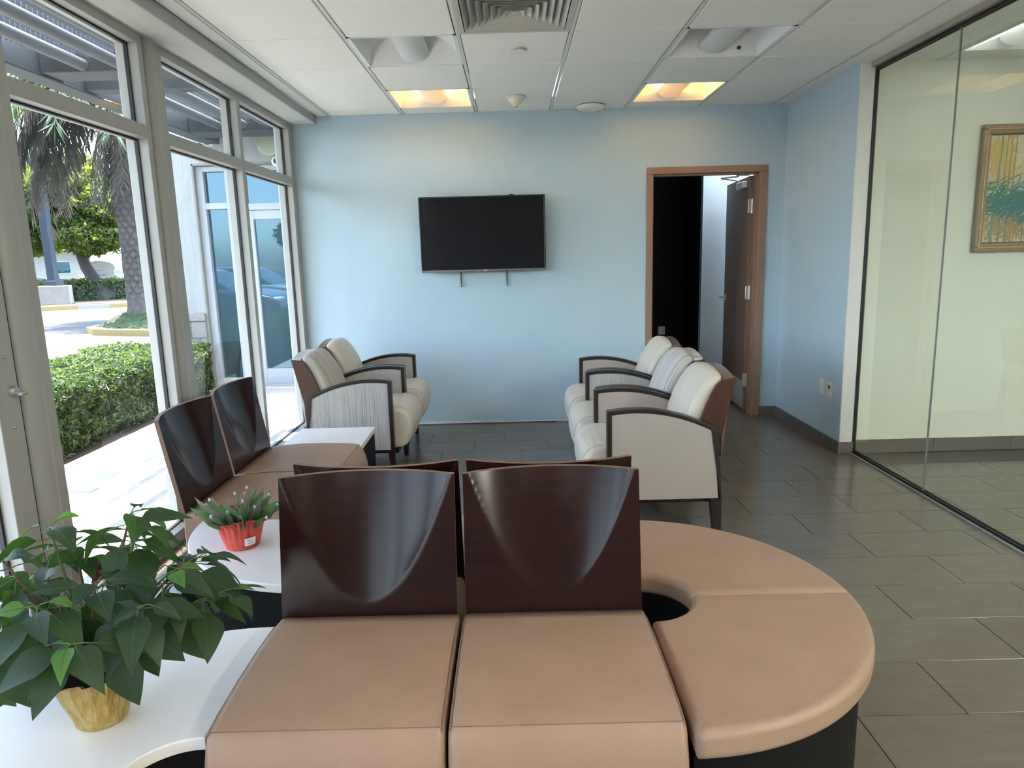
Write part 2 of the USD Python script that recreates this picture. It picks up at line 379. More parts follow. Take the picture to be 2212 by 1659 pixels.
def moved(m, t=(0, 0, 0), rx=0, ry=0, rz=0, s=1.0):
    m = m.copy()
    if s != 1.0:
        m.apply_scale(s)
    for a, ax in ((rx, (1, 0, 0)), (ry, (0, 1, 0)), (rz, (0, 0, 1))):
        if a:
            m.apply_transform(trimesh.transformations.rotation_matrix(a, ax))
    m.apply_translation(t)
    return m

def grid(P):
    """a surface from an (n, m, 3) array of points"""
    n, m = P.shape[:2]
    q = np.arange(n * m).reshape(n, m)
    f = np.stack([q[:-1, :-1], q[1:, :-1], q[1:, 1:], q[:-1, 1:]], -1).reshape(-1, 4)
    return tm(P.reshape(-1, 3), np.vstack([f[:, [0, 1, 2]], f[:, [0, 2, 3]]]))

# ------------------------------------------------------------------ scene helpers
count = {}

def path_for(parent, name):
    key = (parent, name)
    k = count.get(key, 0)
    count[key] = k + 1
    return f'{parent}/{name}' if k == 0 else f'{parent}/{name}_{k:03d}'

def tag(prim, label=None, cat=None, group=None, kind=None):
    for k, v in (('label', label), ('category', cat), ('group', group), ('kind', kind)):
        if v:
            prim.SetCustomDataByKey(k, v)
    return prim

def thing(name, label, cat, loc=(0, 0, 0), rz=0.0, group=None, kind=None):
    x = UsdGeom.Xform.Define(stage, path_for('/World', name))
    x.AddTranslateOp().Set(Gf.Vec3d(*map(float, loc)))
    if rz:
        x.AddRotateZOp().Set(float(rz))
    tag(x.GetPrim(), label, cat, group, kind)
    return str(x.GetPath())

def part(parent, name, mesh, m, smooth=35, label=None, kind=None):
    p = path_for(parent, name)
    g = usdkit.mesh(stage, p, mesh, M[m], smooth)
    tag(g.GetPrim(), label, kind=kind)
    return p

def whole(name, label, cat, mesh, m, smooth=35, group=None, kind=None):
    p = part('/World', name, mesh, m, smooth)
    tag(stage.GetPrimAtPath(p), label, cat, group, kind)
    return p

def copy_of(src, name, label, cat, loc, rz=0.0, group=None):
    p = path_for('/World', name)
    x = UsdGeom.Xform.Define(stage, p)
    pr = x.GetPrim()
    pr.GetReferences().AddInternalReference(src)
    x.ClearXformOpOrder()
    x.GetPrim().SetInstanceable(True)
    o = [x.AddTranslateOp(opSuffix='place')]
    o[0].Set(Gf.Vec3d(*map(float, loc)))
    r = x.AddRotateZOp(opSuffix='turn')
    r.Set(float(rz))
    x.SetXformOpOrder([o[0], r])
    tag(pr, label, cat, group)
    return p

STR = 'structure'
HC, YB = 2.641, 6.08        # ceiling height, back wall
XW = -1.80                  # inner face of the window wall
XG = 2.42                   # glass partition

# ================================================================== ROOM SHELL
rng = np.random.default_rng(7)
fl = thing('floor', 'grey-brown porcelain tile floor of the waiting room', 'floor', kind=STR)
part(fl, 'screed', box(-1.95, 5.3, -5.0, 9.0, -0.12, -0.004), 'grout', False)
OFF = {0: 0.22, 1: 0.02, 2: 0.37, 3: 0.17, 4: 0.52, 5: 0.34, 6: 0.12}
PITCH_T, TL, G = 0.2875, 0.592, 0.0018
for r in range(-2, 17):
    y0 = 1.98 + PITCH_T * r
    off = OFF.get(r, (r * 0.23 + 0.1) % TL)
    c0 = int(math.floor((-1.9 - off) / TL))
    for c in range(c0, 8):
        xa, xb = off + c * TL, off + (c + 1) * TL
        xa, xb = max(xa, -1.82), min(xb, 4.0)
        if xb - xa < 0.04 or (r > 13 and (xb < 0.5 or xa > 3)):
            continue
        if y0 > 4.85 - PITCH_T and xa > 2.32:
            continue
        part(fl, 'tile', cbox(xa + G, xb - G, y0 + G, y0 + PITCH_T - G, -0.02, 0.0, 0.0005), ('floor_a', 'floor_b', 'floor_c')[int(rng.integers(3))], False)
part(fl, 'slab', box(-1.82, 5.3, -5.0, 1.98 - 2 * PITCH_T, -0.02, 0.0), 'floor_a', False, label='plain floor behind the seats')

# back wall with the doorway
DX0, DX1, DZ = 1.150, 2.166, 2.155
wb = thing('wall_back', 'light blue painted wall carrying the television and the doorway', 'wall', kind=STR)
outer = Polygon([(-1.95, 0), (2.6, 0), (2.6, HC + 0.1), (-1.95, HC + 0.1)]).difference(Polygon([(DX0 + 0.03, -1), (DX1 - 0.03, -1), (DX1 - 0.03, DZ - 0.03), (DX0 + 0.03, DZ - 0.03)]))
mw = trimesh.creation.extrude_polygon(outer, 0.13, engine='earcut')
mw.vertices = mw.vertices[:, [0, 2, 1]] + [0, YB, 0]
mw.invert()
part(wb, 'plaster', mw, 'blue_paint', False)
cz = np.linspace(-1.72, 1.14, 60)
ch = 0.010 + 0.012 * meshkit.noise(np.column_stack([cz * 4, cz * 0, cz * 0])) + 0.01 * (meshkit.noise(np.column_stack([cz * 13, cz * 0 + 3, cz * 0])) > 0.72)
part(wb, 'caulk_line', prism(np.vstack([[(x, 0.0) for x in cz[[0, -1]]], np.column_stack([cz, ch])[::-1]]), YB - 0.004, YB + 0.001, 'xz'), 'caulk', False, label='uneven white caulk along the foot of the wall')
# block at the right: blue side, cream face behind the glass
wr = thing('wall_right', 'light blue side wall between the doorway and the glass partition', 'wall', kind=STR)
part(wr, 'plaster', box(2.315, 2.40, 4.862, YB, 0, HC + 0.1), 'blue_paint', False)
part(wr, 'corner_bead', cbox(2.313, 2.405, 4.845, 4.862, 0, HC, 0.002), 'corner_paint', False, label='off-white end of the wall beside the glass')
bs = thing('baseboard_right', 'grey-brown tile baseboard around the blue corner', 'baseboard', kind=STR)
for y0, y1 in ((4.84, 5.15), (5.15, 5.745), (5.745, 6.068)):
    part(bs, 'tile', cbox(2.300, 2.316, y0 + 0.001, y1 - 0.001, 0.0, 0.085, 0.002), 'base_tile', False)
part(bs, 'tile', cbox(2.168, 2.3155, 6.066, 6.082, 0, 0.085, 0.002), 'base_tile', False)
part(bs, 'tile', cbox(2.300, 2.408, 4.832, 4.8445, 0, 0.085, 0.002), 'base_tile', False)
# conference room behind the glass
wc = whole('wall_conference', 'cream wall of the room behind the glass partition', 'wall', box(2.40, 5.3, 4.85, 4.95, 0, HC + 0.1), 'cream_paint', False, kind=STR)
whole('wall_conference_side', 'cream far side wall of the glass-fronted room', 'wall', box(5.2, 5.3, -5.0, 4.85, 0, HC + 0.1), 'cream_paint', False, kind=STR)
bs2 = thing('baseboard_conference', 'dark grey baseboard behind the glass partition', 'baseboard', kind=STR)
for k in range(5):
    part(bs2, 'tile', cbox(2.43 + 0.555 * k, 2.43 + 0.555 * (k + 1) - 0.002, 4.838, 4.8505, 0, 0.098, 0.002), 'base_tile', False)
# unseen wall behind the camera, toned dark so reflections stay dim
whole('wall_front_unseen', 'unseen taupe wall behind the viewer, toned dark to dim reflections', 'wall', box(-1.95, 5.3, -5.1, -5.0, 0, HC + 0.1), 'lobby_dimmed', False, kind=STR)

# ceiling -----------------------------------------------------------------
GX = [-1.485 + 0.613 * i for i in range(-1, 12)]
GY = [4.03 + 0.6125 * i for i in range(-3, 4)] + [YB]
FIX = {(2, 3): 'dead', (2, 5): 'warm', (5, 3): 'dead', (5, 5): 'warm', (8, 3): 'cool'}
VENT = (3, 2)
ce = thing('ceiling', 'white suspended ceiling of square acoustic panels in a metal grid', 'ceiling', kind=STR)
part(ce, 'deck', box(-1.90, 5.3, -5.0, 6.3, HC + 0.30, HC + 0.36), 'plenum', False)
X0C, X1C = -1.60, 5.2
for i in range(len(GX) - 1):
    for j in range(len(GY) - 1):
        if (i, j) in FIX or (i, j) == VENT:
            continue
        xa, xb, ya, yb = max(GX[i], X0C), min(GX[i + 1], X1C), GY[j], GY[j + 1]
        if xb - xa < 0.05 or (ya > 4.85 and xa > 2.3):
            continue
        if ya > 4.8 and xb > 2.4:
            xb = 2.335
        if ya < 4.85 < yb and xa > 2.35:
            yb = 4.87
        part(ce, 'ceiling_tile', cbox(xa + 0.0155, xb - 0.0155, ya + 0.0035, yb - 0.0035, HC - 0.004, HC + 0.014, 0.003), 'tile_white', False)
for x in GX[1:-1]:
    yend = YB if x < 2.3 else 4.85
    part(ce, 'main_tee', join(box(x - 0.010, x + 0.010, GY[0], yend, HC - 0.003, HC + 0.002), box(x - 0.0015, x + 0.0015, GY[0], yend, HC, HC + 0.03)), 'tee_white', False)
for y in GY[:-1]:
    xe = X1C if y < 4.8 else 2.32
    part(ce, 'cross_tee', box(X0C, xe, y - 0.006, y + 0.006, HC + 0.004, HC + 0.006), 'tee_white', False)
part(ce, 'wall_angle', join(box(-1.6, 2.32, YB - 0.014, YB, HC - 0.003, HC), box(2.301, 2.315, 4.85, YB, HC - 0.003, HC)), 'tee_white', False)
sl = Polygon([(X0C, -5.0), (X1C, -5.0), (X1C, GY[0]), (X0C, GY[0])])
FILL_PANELS = [(x, y) for x in (-0.86, 0.97, 3.4) for y in (-3.6, -1.8, 0.0)]  # added light panels out of view, there to fill both rooms
for x, y in FILL_PANELS:
    sl = sl.difference(Polygon([(x, y), (x + 0.6, y), (x + 0.6, y + 1.2), (x, y + 1.2)]))
ms = trimesh.creation.extrude_polygon(sl, 0.012, engine='earcut')
ms.apply_translation((0, 0, HC - 0.003))
part(ce, 'plain_field', ms, 'tile_white', False, label='ceiling field behind the viewer')
# soffit over the windows
so = thing('trim_1', 'white soffit band above the windows', 'soffit', kind=STR)
part(so, 'plaster', box(-1.95, -1.60, -5.0, YB, 2.577, HC + 0.08), 'soffit_paint', False)
part(so, 'edge_trim', box(-1.601, -1.588, -5.0, YB - 0.001, 2.577, 2.635), 'aluminium', False, label='grey metal edge of the soffit')

# ------------------------------------------------------------------ lights in the ceiling
def troffer(kind, i, j, label, group):
    x0, x1, y0, y1 = GX[i] + 0.008, GX[i + 1] - 0.008, GY[j] + 0.005, GY[j + 1] - 0.005
    cx, cy, w, d = (x0 + x1) / 2, (y0 + y1) / 2, x1 - x0, y1 - y0
    t = thing('ceiling_light', label, 'ceiling light', (cx, cy, HC), 0, group)
    hw, hd, H = w / 2, d / 2, 0.155
    a = 0.020
    part(t, 'frame', join(box(-hw, hw, -hd, -hd + 0.012, -0.004, 0.004), box(-hw, hw, hd - 0.012, hd, -0.004, 0.004), box(-hw, -hw + a, -hd, hd, -0.004, 0.004), box(hw - a, hw, -hd, hd, -0.004, 0.004)), 'lamp_reflector', False)
    part(t, 'housing', join(box(-hw, hw, -hd, hd, 0.172, 0.176), box(-hw, -hw + 0.003, -hd, hd, 0.004, 0.172), box(hw - 0.003, hw, -hd, hd, 0.004, 0.172), box(-hw, hw, -hd, -hd + 0.003, 0.004, 0.172), box(-hw, hw, hd - 0.003, hd, 0.004, 0.172)), 'plenum', False)
    s = np.linspace(-1, 1, 33)
    zc = H * np.sqrt(np.maximum(0, 1 - np.abs(s) ** 2.2))
    P = np.zeros((33, 2, 3))
    P[:, :, 0] = (s * (hw - a))[:, None]
    P[:, :, 2] = zc[:, None] + 0.002
    P[:, 0, 1], P[:, 1, 1] = -hd + 0.012, hd - 0.012
    m = grid(P)
    m2 = m.copy(); m2.vertices[:, 2] += 0.004; m2.invert()
    part(t, 'reflector', join(m, m2), 'lamp_reflector', True)
    ep = [(x * (hw - a), z + 0.002) for x, z in zip(s, zc)]
    for sgn in (-1, 1):
        y = sgn * (hd - 0.012)
        # end panels slope towards the middle of the fitting
        e = prism(ep + [(0, -0.0001)], -0.002, 0.002, 'xz')
        v = e.vertices
        v[:, 1] = v[:, 1] + y - sgn * 0.55 * np.maximum(v[:, 2], 0)
        part(t, 'end_panel', e, 'lamp_reflector', False)
    # centre basket, a half round shield with lamps above it
    ang = np.linspace(math.pi, 2 * math.pi, 21)
    R, L = 0.088, hd - 0.055
    Q = np.zeros((21, 9, 3))
    yy = np.linspace(-L, L, 9)
    sc = np.ones(9)
    for k in range(9):
        Q[:, k, 0] = R * np.cos(ang) * 1.05
        Q[:, k, 2] = R * np.sin(ang) * 0.62 + 0.062
        Q[:, k, 1] = yy[k]
    bm = grid(Q)
    endp = [(1.05 * R * math.cos(q), 0.62 * R * math.sin(q) + 0.062) for q in ang] + [(0.05, 0.10), (-0.05, 0.10)]
    e1, e2 = prism(endp, -L - 0.003, -L, 'xz'), prism(endp, L, L + 0.003, 'xz')
    b2 = bm.copy(); b2.vertices[:, 2] += 0.002; b2.invert()
    part(t, 'lamp_basket', join(bm, b2, e1, e2), 'basket', 40)
    lm = {'dead': 'lamp_dead', 'warm': 'lamp_warm', 'cool': 'lamp_cool'}[kind]
    for sx in (-1, 1):
        c = trimesh.creation.cylinder(0.011, 2 * L - 0.05, sections=12)
        c.apply_transform(trimesh.transformations.rotation_matrix(math.pi / 2, (1, 0, 0)))
        c.apply_translation((sx * 0.032, 0, 0.082))
        part(t, 'lamp_tube', c, lm)
    part(t, 'clip', join(box(-0.098, -0.092, -hd + 0.14, -hd + 0.16, 0.03, 0.09), box(-0.11, -0.08, -hd + 0.135, -hd + 0.165, 0.085, 0.092)), 'white_plastic', False)
    return t

troffer('dead', 2, 3, 'switched-off basket ceiling light near the windows, left of the round cap', 'switched-off ceiling lights')
u = troffer('dead', 5, 3, 'switched-off basket ceiling light with a dark sensor dot, toward the glass partition', 'switched-off ceiling lights')
part(u, 'sensor', moved(lathe([(0.0, -0.004), (0.010, -0.004), (0.013, 0.0), (0.013, 0.006)], 16), (0.145, 0.215, 0.028), rx=-0.5), 'camera_dome', True, label='small dark sensor dot')
troffer('warm', 2, 5, 'lit amber ceiling light by the back wall, on the window side', 'lit amber ceiling lights')
troffer('warm', 5, 5, 'lit amber ceiling light above the doorway', 'lit amber ceiling lights')
troffer('cool', 8, 3, 'bright white ceiling light in the room behind the glass', None)
for n, (x, y) in enumerate(FILL_PANELS):
    t = thing('added_fill_panel', 'added fill light panel in the ceiling behind the viewer', 'ceiling light', (x + 0.3, y + 0.6, HC), 0, 'added fill light panels behind the viewer')
    part(t, 'frame', join(box(-0.3, 0.3, -0.6, -0.585, -0.006, 0.01), box(-0.3, 0.3, 0.585, 0.6, -0.006, 0.01), box(-0.3, -0.285, -0.585, 0.585, -0.006, 0.01), box(0.285, 0.3, -0.585, 0.585, -0.006, 0.01)), 'tee_white', False)
    part(t, 'diffuser', box(-0.285, 0.285, -0.585, 0.585, -0.001, 0.006), 'fill_panel_bright' if x > 3 else 'fill_panel', False)

# air diffuser
vx, vy = (GX[3] + GX[4]) / 2, (GY[2] + GY[3]) / 2
t = thing('air_diffuser', 'square louvred air diffuser in the ceiling', 'air vent', (vx, vy, HC))
h = 0.298
def ring(h0, z0, h1, z1, th=0.0015):
    """a square funnel from half-size h0 at z0 to h1 at z1"""
    v, f = [], []
    for hh, z in ((h0, z0), (h1, z1), (h1 - th, z1), (h0 - th, z0)):
        v += [(-hh, -hh, z), (hh, -hh, z), (hh, hh, z), (-hh, hh, z)]
    for a in range(4):
        b = (a + 1) % 4
        for q in range(4):
            r0, r1 = q * 4, ((q + 1) % 4) * 4
            f += [(r0 + a, r0 + b, r1 + b), (r0 + a, r1 + b, r1 + a)]
    m = tm(v, f)
    if m.volume < 0: m.invert()
    return m
part(t, 'frame', join(box(-h, h, -h, -h + 0.03, -0.006, 0.006), box(-h, h, h - 0.03, h, -0.006, 0.006), box(-h, -h + 0.03, -h + 0.03, h - 0.03, -0.006, 0.006), box(h - 0.03, h, -h + 0.03, h - 0.03, -0.006, 0.006)), 'grille_white', False)
for k in range(7):
    hb = 0.262 - k * 0.036
    part(t, 'louver', ring(hb, -0.006, hb - 0.046, 0.040), 'grille_white', False)
part(t, 'centre_plate', box(-0.016, 0.016, -0.016, 0.016, -0.004, 0.0), 'grille_white', False)
part(t, 'duct', join(box(-h, h, -h, h, 0.12, 0.125), box(-h, -h + 0.004, -h, h, 0.03, 0.12), box(h - 0.004, h, -h, h, 0.03, 0.12), box(-h, h, -h, -h + 0.004, 0.03, 0.12), box(-h, h, h - 0.004, h, 0.03, 0.12)), 'grille_dark', False)

whole('concealed_sprinkler', 'small round white cap in the ceiling beyond the air diffuser', 'sprinkler', moved(lathe([(0, -0.016), (0.042, -0.015), (0.046, -0.011), (0.030, -0.009), (0.030, 0)], 32), (0.072, 4.33, HC - 0.004)), 'white_plastic', True)
t = thing('smoke_detector', 'beige conical smoke detector on the ceiling', 'smoke detector', (0.06, 5.56, HC - 0.004))
part(t, 'base', lathe([(0, 0), (0.078, 0), (0.080, -0.008), (0.074, -0.014), (0.06, -0.018), (0, -0.018)][::-1], 32), 'white_plastic', True)
part(t, 'cone', lathe([(0.060, -0.016), (0.050, -0.035), (0.034, -0.055), (0.024, -0.060), (0, -0.060)][::-1], 32), 'ivory_plastic', 40)
part(t, 'sensor_tip', lathe([(0.018, -0.058), (0.016, -0.072), (0.008, -0.076), (0, -0.076)][::-1], 20), 'steel', 40)
t = thing('access_point', 'low round white dome on the ceiling by the back wall', 'wireless unit', (0.665, 5.93, HC - 0.004))
part(t, 'body', lathe([(0, -0.045), (0.07, -0.043), (0.10, -0.034), (0.112, -0.020), (0.112, -0.010), (0.09, -0.004), (0.09, 0)], 40), 'white_plastic', 50)
part(t, 'mount', lathe([(0, -0.001), (0.095, -0.001), (0.095, 0.0)], 32), 'grille_dark', True)

# ------------------------------------------------------------------ window wall
XO, XGL = -1.912, -1.858           # outer face, glass
ZT0, ZT1, ZS, ZH = 2.083, 2.148, 0.07, 2.533
def frame_bar(y0, y1, z0, z1, x0=XO, x1=XW):
    return cbox(x0, x1, y0, y1, z0, z1, 0.002)

def window(name, y0, y1, sl, sr, label, head=True):
    """a storefront window: stiles of width sl, sr inside y0..y1"""
    w = thing(name, label, 'window', kind=STR)
    part(w, 'stile', frame_bar(y0, y0 + sl, 0.0, 2.577), 'aluminium', False)
    part(w, 'stile', frame_bar(y1 - sr, y1, 0.0, 2.577), 'aluminium', False)
    a, b = y0 + sl, y1 - sr
    part(w, 'head_rail', frame_bar(a, b, ZH, 2.577), 'aluminium', False)
    part(w, 'transom', frame_bar(a, b, ZT0, ZT1), 'aluminium', False)
    part(w, 'sill_rail', frame_bar(a, b, 0.0, ZS), 'aluminium', False)
    for z0, z1 in ((ZS, ZT0), (ZT1, ZH)):
        pn = part(w, 'pane', box(XGL - 0.003, XGL + 0.003, a, b, z0, z1), 'window_glass', False)
        g = 0.010
        part(w, 'gasket', join(box(XGL - 0.008, XGL + 0.010, a, a + g, z0, z1), box(XGL - 0.008, XGL + 0.010, b - g, b, z0, z1),
                               box(XGL - 0.008, XGL + 0.010, a, b, z0, z0 + g), box(XGL - 0.008, XGL + 0.010, a, b, z1 - g, z1)), 'gasket', False)
        # liners: the light inner faces of the opening, seen on both sides of the glass
    return w

window('window_1', 2.62, 3.695, 0.055, 0.045, 'tall aluminium window looking out on the palm and hedge')
window('window_2', 3.80, 4.922, 0.085, 0.027, 'middle aluminium window in front of the striped shade of the pergola')
w3 = window('window_3', 4.922, 6.078, 0.028, 0.088, 'end aluminium window beside the back wall')
t = thing('trim_2', 'rounded aluminium mullion cover between two windows', 'mullion', kind=STR)
part(t, 'gap_seal', box(XO, XW - 0.012, 3.6955, 3.708, 0, 2.577), 'gasket', False)
hr = [(XW - 0.01, 3.708), (XW - 0.01, 3.7995), (XO, 3.7995), (XO, 3.708)]
arc = [(XW - 0.01 + 0.030 * math.sin(a), 3.754 - 0.0455 * math.cos(a)) for a in np.linspace(0, math.pi, 13)]
part(t, 'cover', prism(arc + [(XO, 3.7995), (XO, 3.7085)], 0, 2.577, 'xy'), 'aluminium', 50)
t = thing('trim_3', 'wide rounded aluminium jamb beside the glass door', 'mullion', kind=STR)
arc = [(XW - 0.01 + 0.034 * math.sin(a), 2.56 - 0.0595 * math.cos(a)) for a in np.linspace(0, math.pi, 15)]
part(t, 'cover', prism(arc + [(XO, 2.6195), (XO, 2.5005)], 0, 2.577, 'xy'), 'aluminium', 50)
part(t, 'gap_seal', box(XO + 0.02, XW - 0.008, 2.488, 2.5003, 0, 2.577), 'gasket', False)
# glass door at the left edge, and the storefront that goes on behind the viewer
d = thing('door_1', 'aluminium framed glass door with a thumb turn lock', 'door', kind=STR)
part(d, 'stile', frame_bar(2.375, 2.4875, 0.01, 2.12), 'aluminium', False)
part(d, 'stile', frame_bar(1.50, 1.60, 0.01, 2.12), 'aluminium', False)
part(d, 'rail', frame_bar(1.60, 2.375, 0.01, 0.2), 'aluminium', False)
part(d, 'rail', frame_bar(1.60, 2.375, 2.03, 2.12), 'aluminium', False)
part(d, 'head_rail', frame_bar(1.50, 2.4875, 2.13, 2.577), 'aluminium', False)
part(d, 'pane', box(XGL - 0.003, XGL + 0.003, 1.60, 2.375, 0.2, 2.03), 'window_glass', False)
part(d, 'gasket', join(box(XGL - 0.008, XGL + 0.010, 2.363, 2.375, 0.2, 2.03), box(XGL - 0.008, XGL + 0.010, 1.60, 1.612, 0.2, 2.03)), 'gasket', False)
lk = part(d, 'thumb_turn', join(moved(lathe([(0, 0.022), (0.014, 0.020), (0.020, 0.008), (0.020, 0)], 20), (XW, 2.452, 1.03), ry=math.pi / 2), moved(rbox(-0.007, 0.007, -0.018, 0.018, 0, 0.02, 0.005, 2, 2), (XW + 0.015, 2.470, 1.018), ry=math.pi / 2)), 'steel', 40)
for z in (0.90, 1.155):
    part(d, 'screw', moved(lathe([(0, 0.009), (0.005, 0.007), (0.008, 0)], 12), (XW, 2.440, z), ry=math.pi / 2), 'steel', 40)
for k, (a, b) in enumerate(((0.3, 1.49), (-0.9, 0.29), (-2.1, -0.91), (-3.3, -2.11), (-4.9, -3.31))):
    window(f'window_{k + 4}', a, b, 0.05, 0.05, 'aluminium window behind the viewer')

# ------------------------------------------------------------------ glass partition
g = thing('window_9', 'frameless glass partition wall with a bronze head channel', 'glass partition', kind=STR)
for y0, y1 in ((3.985, 4.838), (2.2, 3.978), (0.4, 2.193), (-1.4, 0.393)):
    part(g, 'pane', box(XG - 0.005, XG + 0.005, y0, y1, 0.018, 2.605), 'partition_glass', False)
part(g, 'joint', box(XG - 0.0045, XG + 0.0045, 3.978, 3.985, 0.018, 2.605), 'aluminium', False, label='thin clear joint between two panes')
part(g, 'head_channel', cbox(XG - 0.045, XG + 0.045, -1.4, 4.845, 2.607, HC, 0.002), 'bronze_channel', False)
part(g, 'head_seal', join(box(XG - 0.016, XG - 0.0055, -1.4, 4.845, 2.588, 2.607), box(XG + 0.0055, XG + 0.016, -1.4, 4.845, 2.588, 2.607)), 'black_rubber', False)
part(g, 'floor_channel', cbox(XG - 0.030, XG + 0.030, -1.4, 4.832, 0.0, 0.007, 0.001), 'aluminium', False)
part(g, 'floor_seal', join(box(XG - 0.016, XG - 0.0055, -1.4, 4.838, 0.007, 0.022), box(XG + 0.0055, XG + 0.016, -1.4, 4.838, 0.007, 0.022)), 'black_rubber', False)
part(g, 'end_seal', box(XG - 0.014, XG + 0.010, 4.8385, 4.8445, 0.0, 2.607), 'black_rubber', False)

# ------------------------------------------------------------------ doorway in the back wall and the dark room behind
d = thing('door_2', 'brown steel door frame with the door standing open', 'door', kind=STR)
fw_, fy0, fy1 = 0.055, YB - 0.014, YB + 0.145
part(d, 'jamb', cbox(DX0, DX0 + fw_, fy0, fy1, 0, DZ - fw_ - 0.0005, 0.003), 'door_steel', False)
part(d, 'jamb', cbox(DX1 - fw_ - 0.012, DX1, fy0, fy1, 0, DZ - fw_ - 0.0005, 0.003), 'door_steel', False)
part(d, 'door_head', cbox(DX0, DX1, fy0, fy1, DZ - fw_, DZ + 0.0005, 0.003), 'door_steel', False)
part(d, 'door_stop', join(box(DX0 + fw_, DX0 + fw_ + 0.014, YB + 0.04, YB + 0.09, 0, DZ - fw_), box(DX1 - fw_ - 0.026, DX1 - fw_ - 0.012, YB + 0.04, YB + 0.09, 0, DZ - fw_), box(DX0 + fw_, DX1 - fw_, YB + 0.04, YB + 0.09, DZ - fw_ - 0.014, DZ - fw_)), 'door_steel', False)
ang = math.radians(93.5)
def leafbox(u0, u1, v0, v1, z0, z1, c=0.002):
    """u along the leaf from its hinge, v through its thickness"""
    m = cbox(u0, u1, v0, v1, z0, z1, c)
    m.apply_transform(trimesh.transformations.rotation_matrix(math.radians(86.0), (0, 0, 1)))
    m.apply_translation((2.098, YB + 0.158, 0))
    return m
lf = part(d, 'door_leaf', leafbox(0, 0.86, -0.0225, 0.0225, 0.012, 2.085), 'door_leaf', False, label='brown door leaf swung inward')
hd_ = part(lf, 'lever_handle', join(leafbox(0.77, 0.83, 0.0225, 0.032, 0.97, 1.03), leafbox(0.79, 0.81, 0.03, 0.075, 0.99, 1.01), leafbox(0.69, 0.81, 0.066, 0.082, 0.99, 1.012, 0.004)), 'hinge_steel', False)
part(lf, 'door_closer', join(leafbox(0.08, 0.30, 0.0225, 0.07, 1.99, 2.05, 0.006)), 'hinge_steel', False)
part(lf, 'kick_plate', leafbox(0.02, 0.84, 0.0226, 0.0245, 0.03, 0.28), 'hinge_steel', False)
part(d, 'closer_arm', join(tube([(2.03, YB + 0.33, 2.06), (1.84, YB + 0.20, 2.072)], 0.008, 8), tube([(1.84, YB + 0.20, 2.072), (1.97, YB + 0.13, 2.080)], 0.008, 8), box(1.95, 2.05, YB + 0.10, YB + 0.145, 2.083, 2.1)), 'hinge_steel', 40)
for z in (1.83, 1.085, 0.30):
    part(d, 'hinge', join(cbox(2.062, 2.0985, YB + 0.1485, YB + 0.1535, z - 0.058, z + 0.058, 0.002), moved(lathe([(0, 0.062), (0.008, 0.062), (0.008, -0.062), (0, -0.062)][::-1], 12), (2.098, YB + 0.150, z))), 'hinge_steel', 40)
bk = thing('wall_hall', 'hall beyond the doorway, its unlit depth painted near-black, with pale walls', 'wall', kind=STR)
part(bk, 'dark_wall', box(0.2, 2.0, 8.0, 8.1, 0, HC), 'hall_darkness', False)
part(bk, 'dark_wall', box(0.2, 0.3, YB + 0.13, 8.0, 0, HC), 'hall_darkness', False)
part(bk, 'dark_wall', box(1.957, 2.0, 7.38, 8.0, 0, HC), 'hall_darkness', False)
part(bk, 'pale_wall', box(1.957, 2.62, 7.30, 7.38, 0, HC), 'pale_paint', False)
part(bk, 'pale_wall', box(2.6, 2.68, YB + 0.13, 7.30, 0, HC), 'pale_paint', False)
part(bk, 'hall_ceiling', box(0.2, 2.68, YB + 0.13, 8.1, HC, HC + 0.05), 'pale_paint', False)
part(bk, 'unseen_hall_lamp', box(2.08, 2.5, 6.5, 7.1, HC - 0.02, HC - 0.001), 'unseen_hall_lamp', False, label='unseen hall ceiling lamp lighting the pale wall and the door leaf')
whole('desk_box', 'small beige box on the dark wall behind the chair nearest the doorway', 'wall plate', cbox(1.655, 1.735, 7.965, 7.999, 0.525, 0.62, 0.004), 'ivory_plastic', False)
t = thing('waste_bin', 'grey waste bin with a dark rim inside the doorway', 'waste bin', (2.02, 6.86, 0.001))
part(t, 'body', lathe([(0, 0), (0.10, 0), (0.125, 0.30), (0.118, 0.30), (0.095, 0.01), (0, 0.01)], 28), 'bin_liner', 40)
part(t, 'rim', lathe([(0.116, 0.296), (0.128, 0.296), (0.130, 0.312), (0.116, 0.312), (0.116, 0.296)], 28), 'bin_grey', 40)

# outlets on the right wall
for k, (y, lab) in enumerate(((5.163, 'ivory double socket plate on the blue wall, nearer the doorway'), (5.038, 'ivory jack plate on the blue wall, nearer the glass partition'))):
    t = thing('wall_outlet', lab, 'wall outlet', (2.315, y, 0.432), 0, 'ivory wall plates')
    part(t, 'plate', rbox(-0.007, 0.0005, -0.036, 0.036, -0.058, 0.058, 0.003, 2, 2), 'ivory_plastic', 40)
    if k == 0:
        for z in (-0.024, 0.024):
            part(t, 'socket', rbox(-0.011, -0.006, -0.017, 0.017, z - 0.015, z + 0.015, 0.002, 2, 2), 'white_plastic', 40)
    else:
        part(t, 'jack', rbox(-0.011, -0.006, -0.010, 0.010, 0.005, 0.030, 0.002, 2, 2), 'tv_plastic', 40)
    part(t, 'screw', moved(lathe([(0, 0.002), (0.004, 0.0)], 10), (-0.007, 0, 0.0), ry=-math.pi / 2), 'steel', 40)

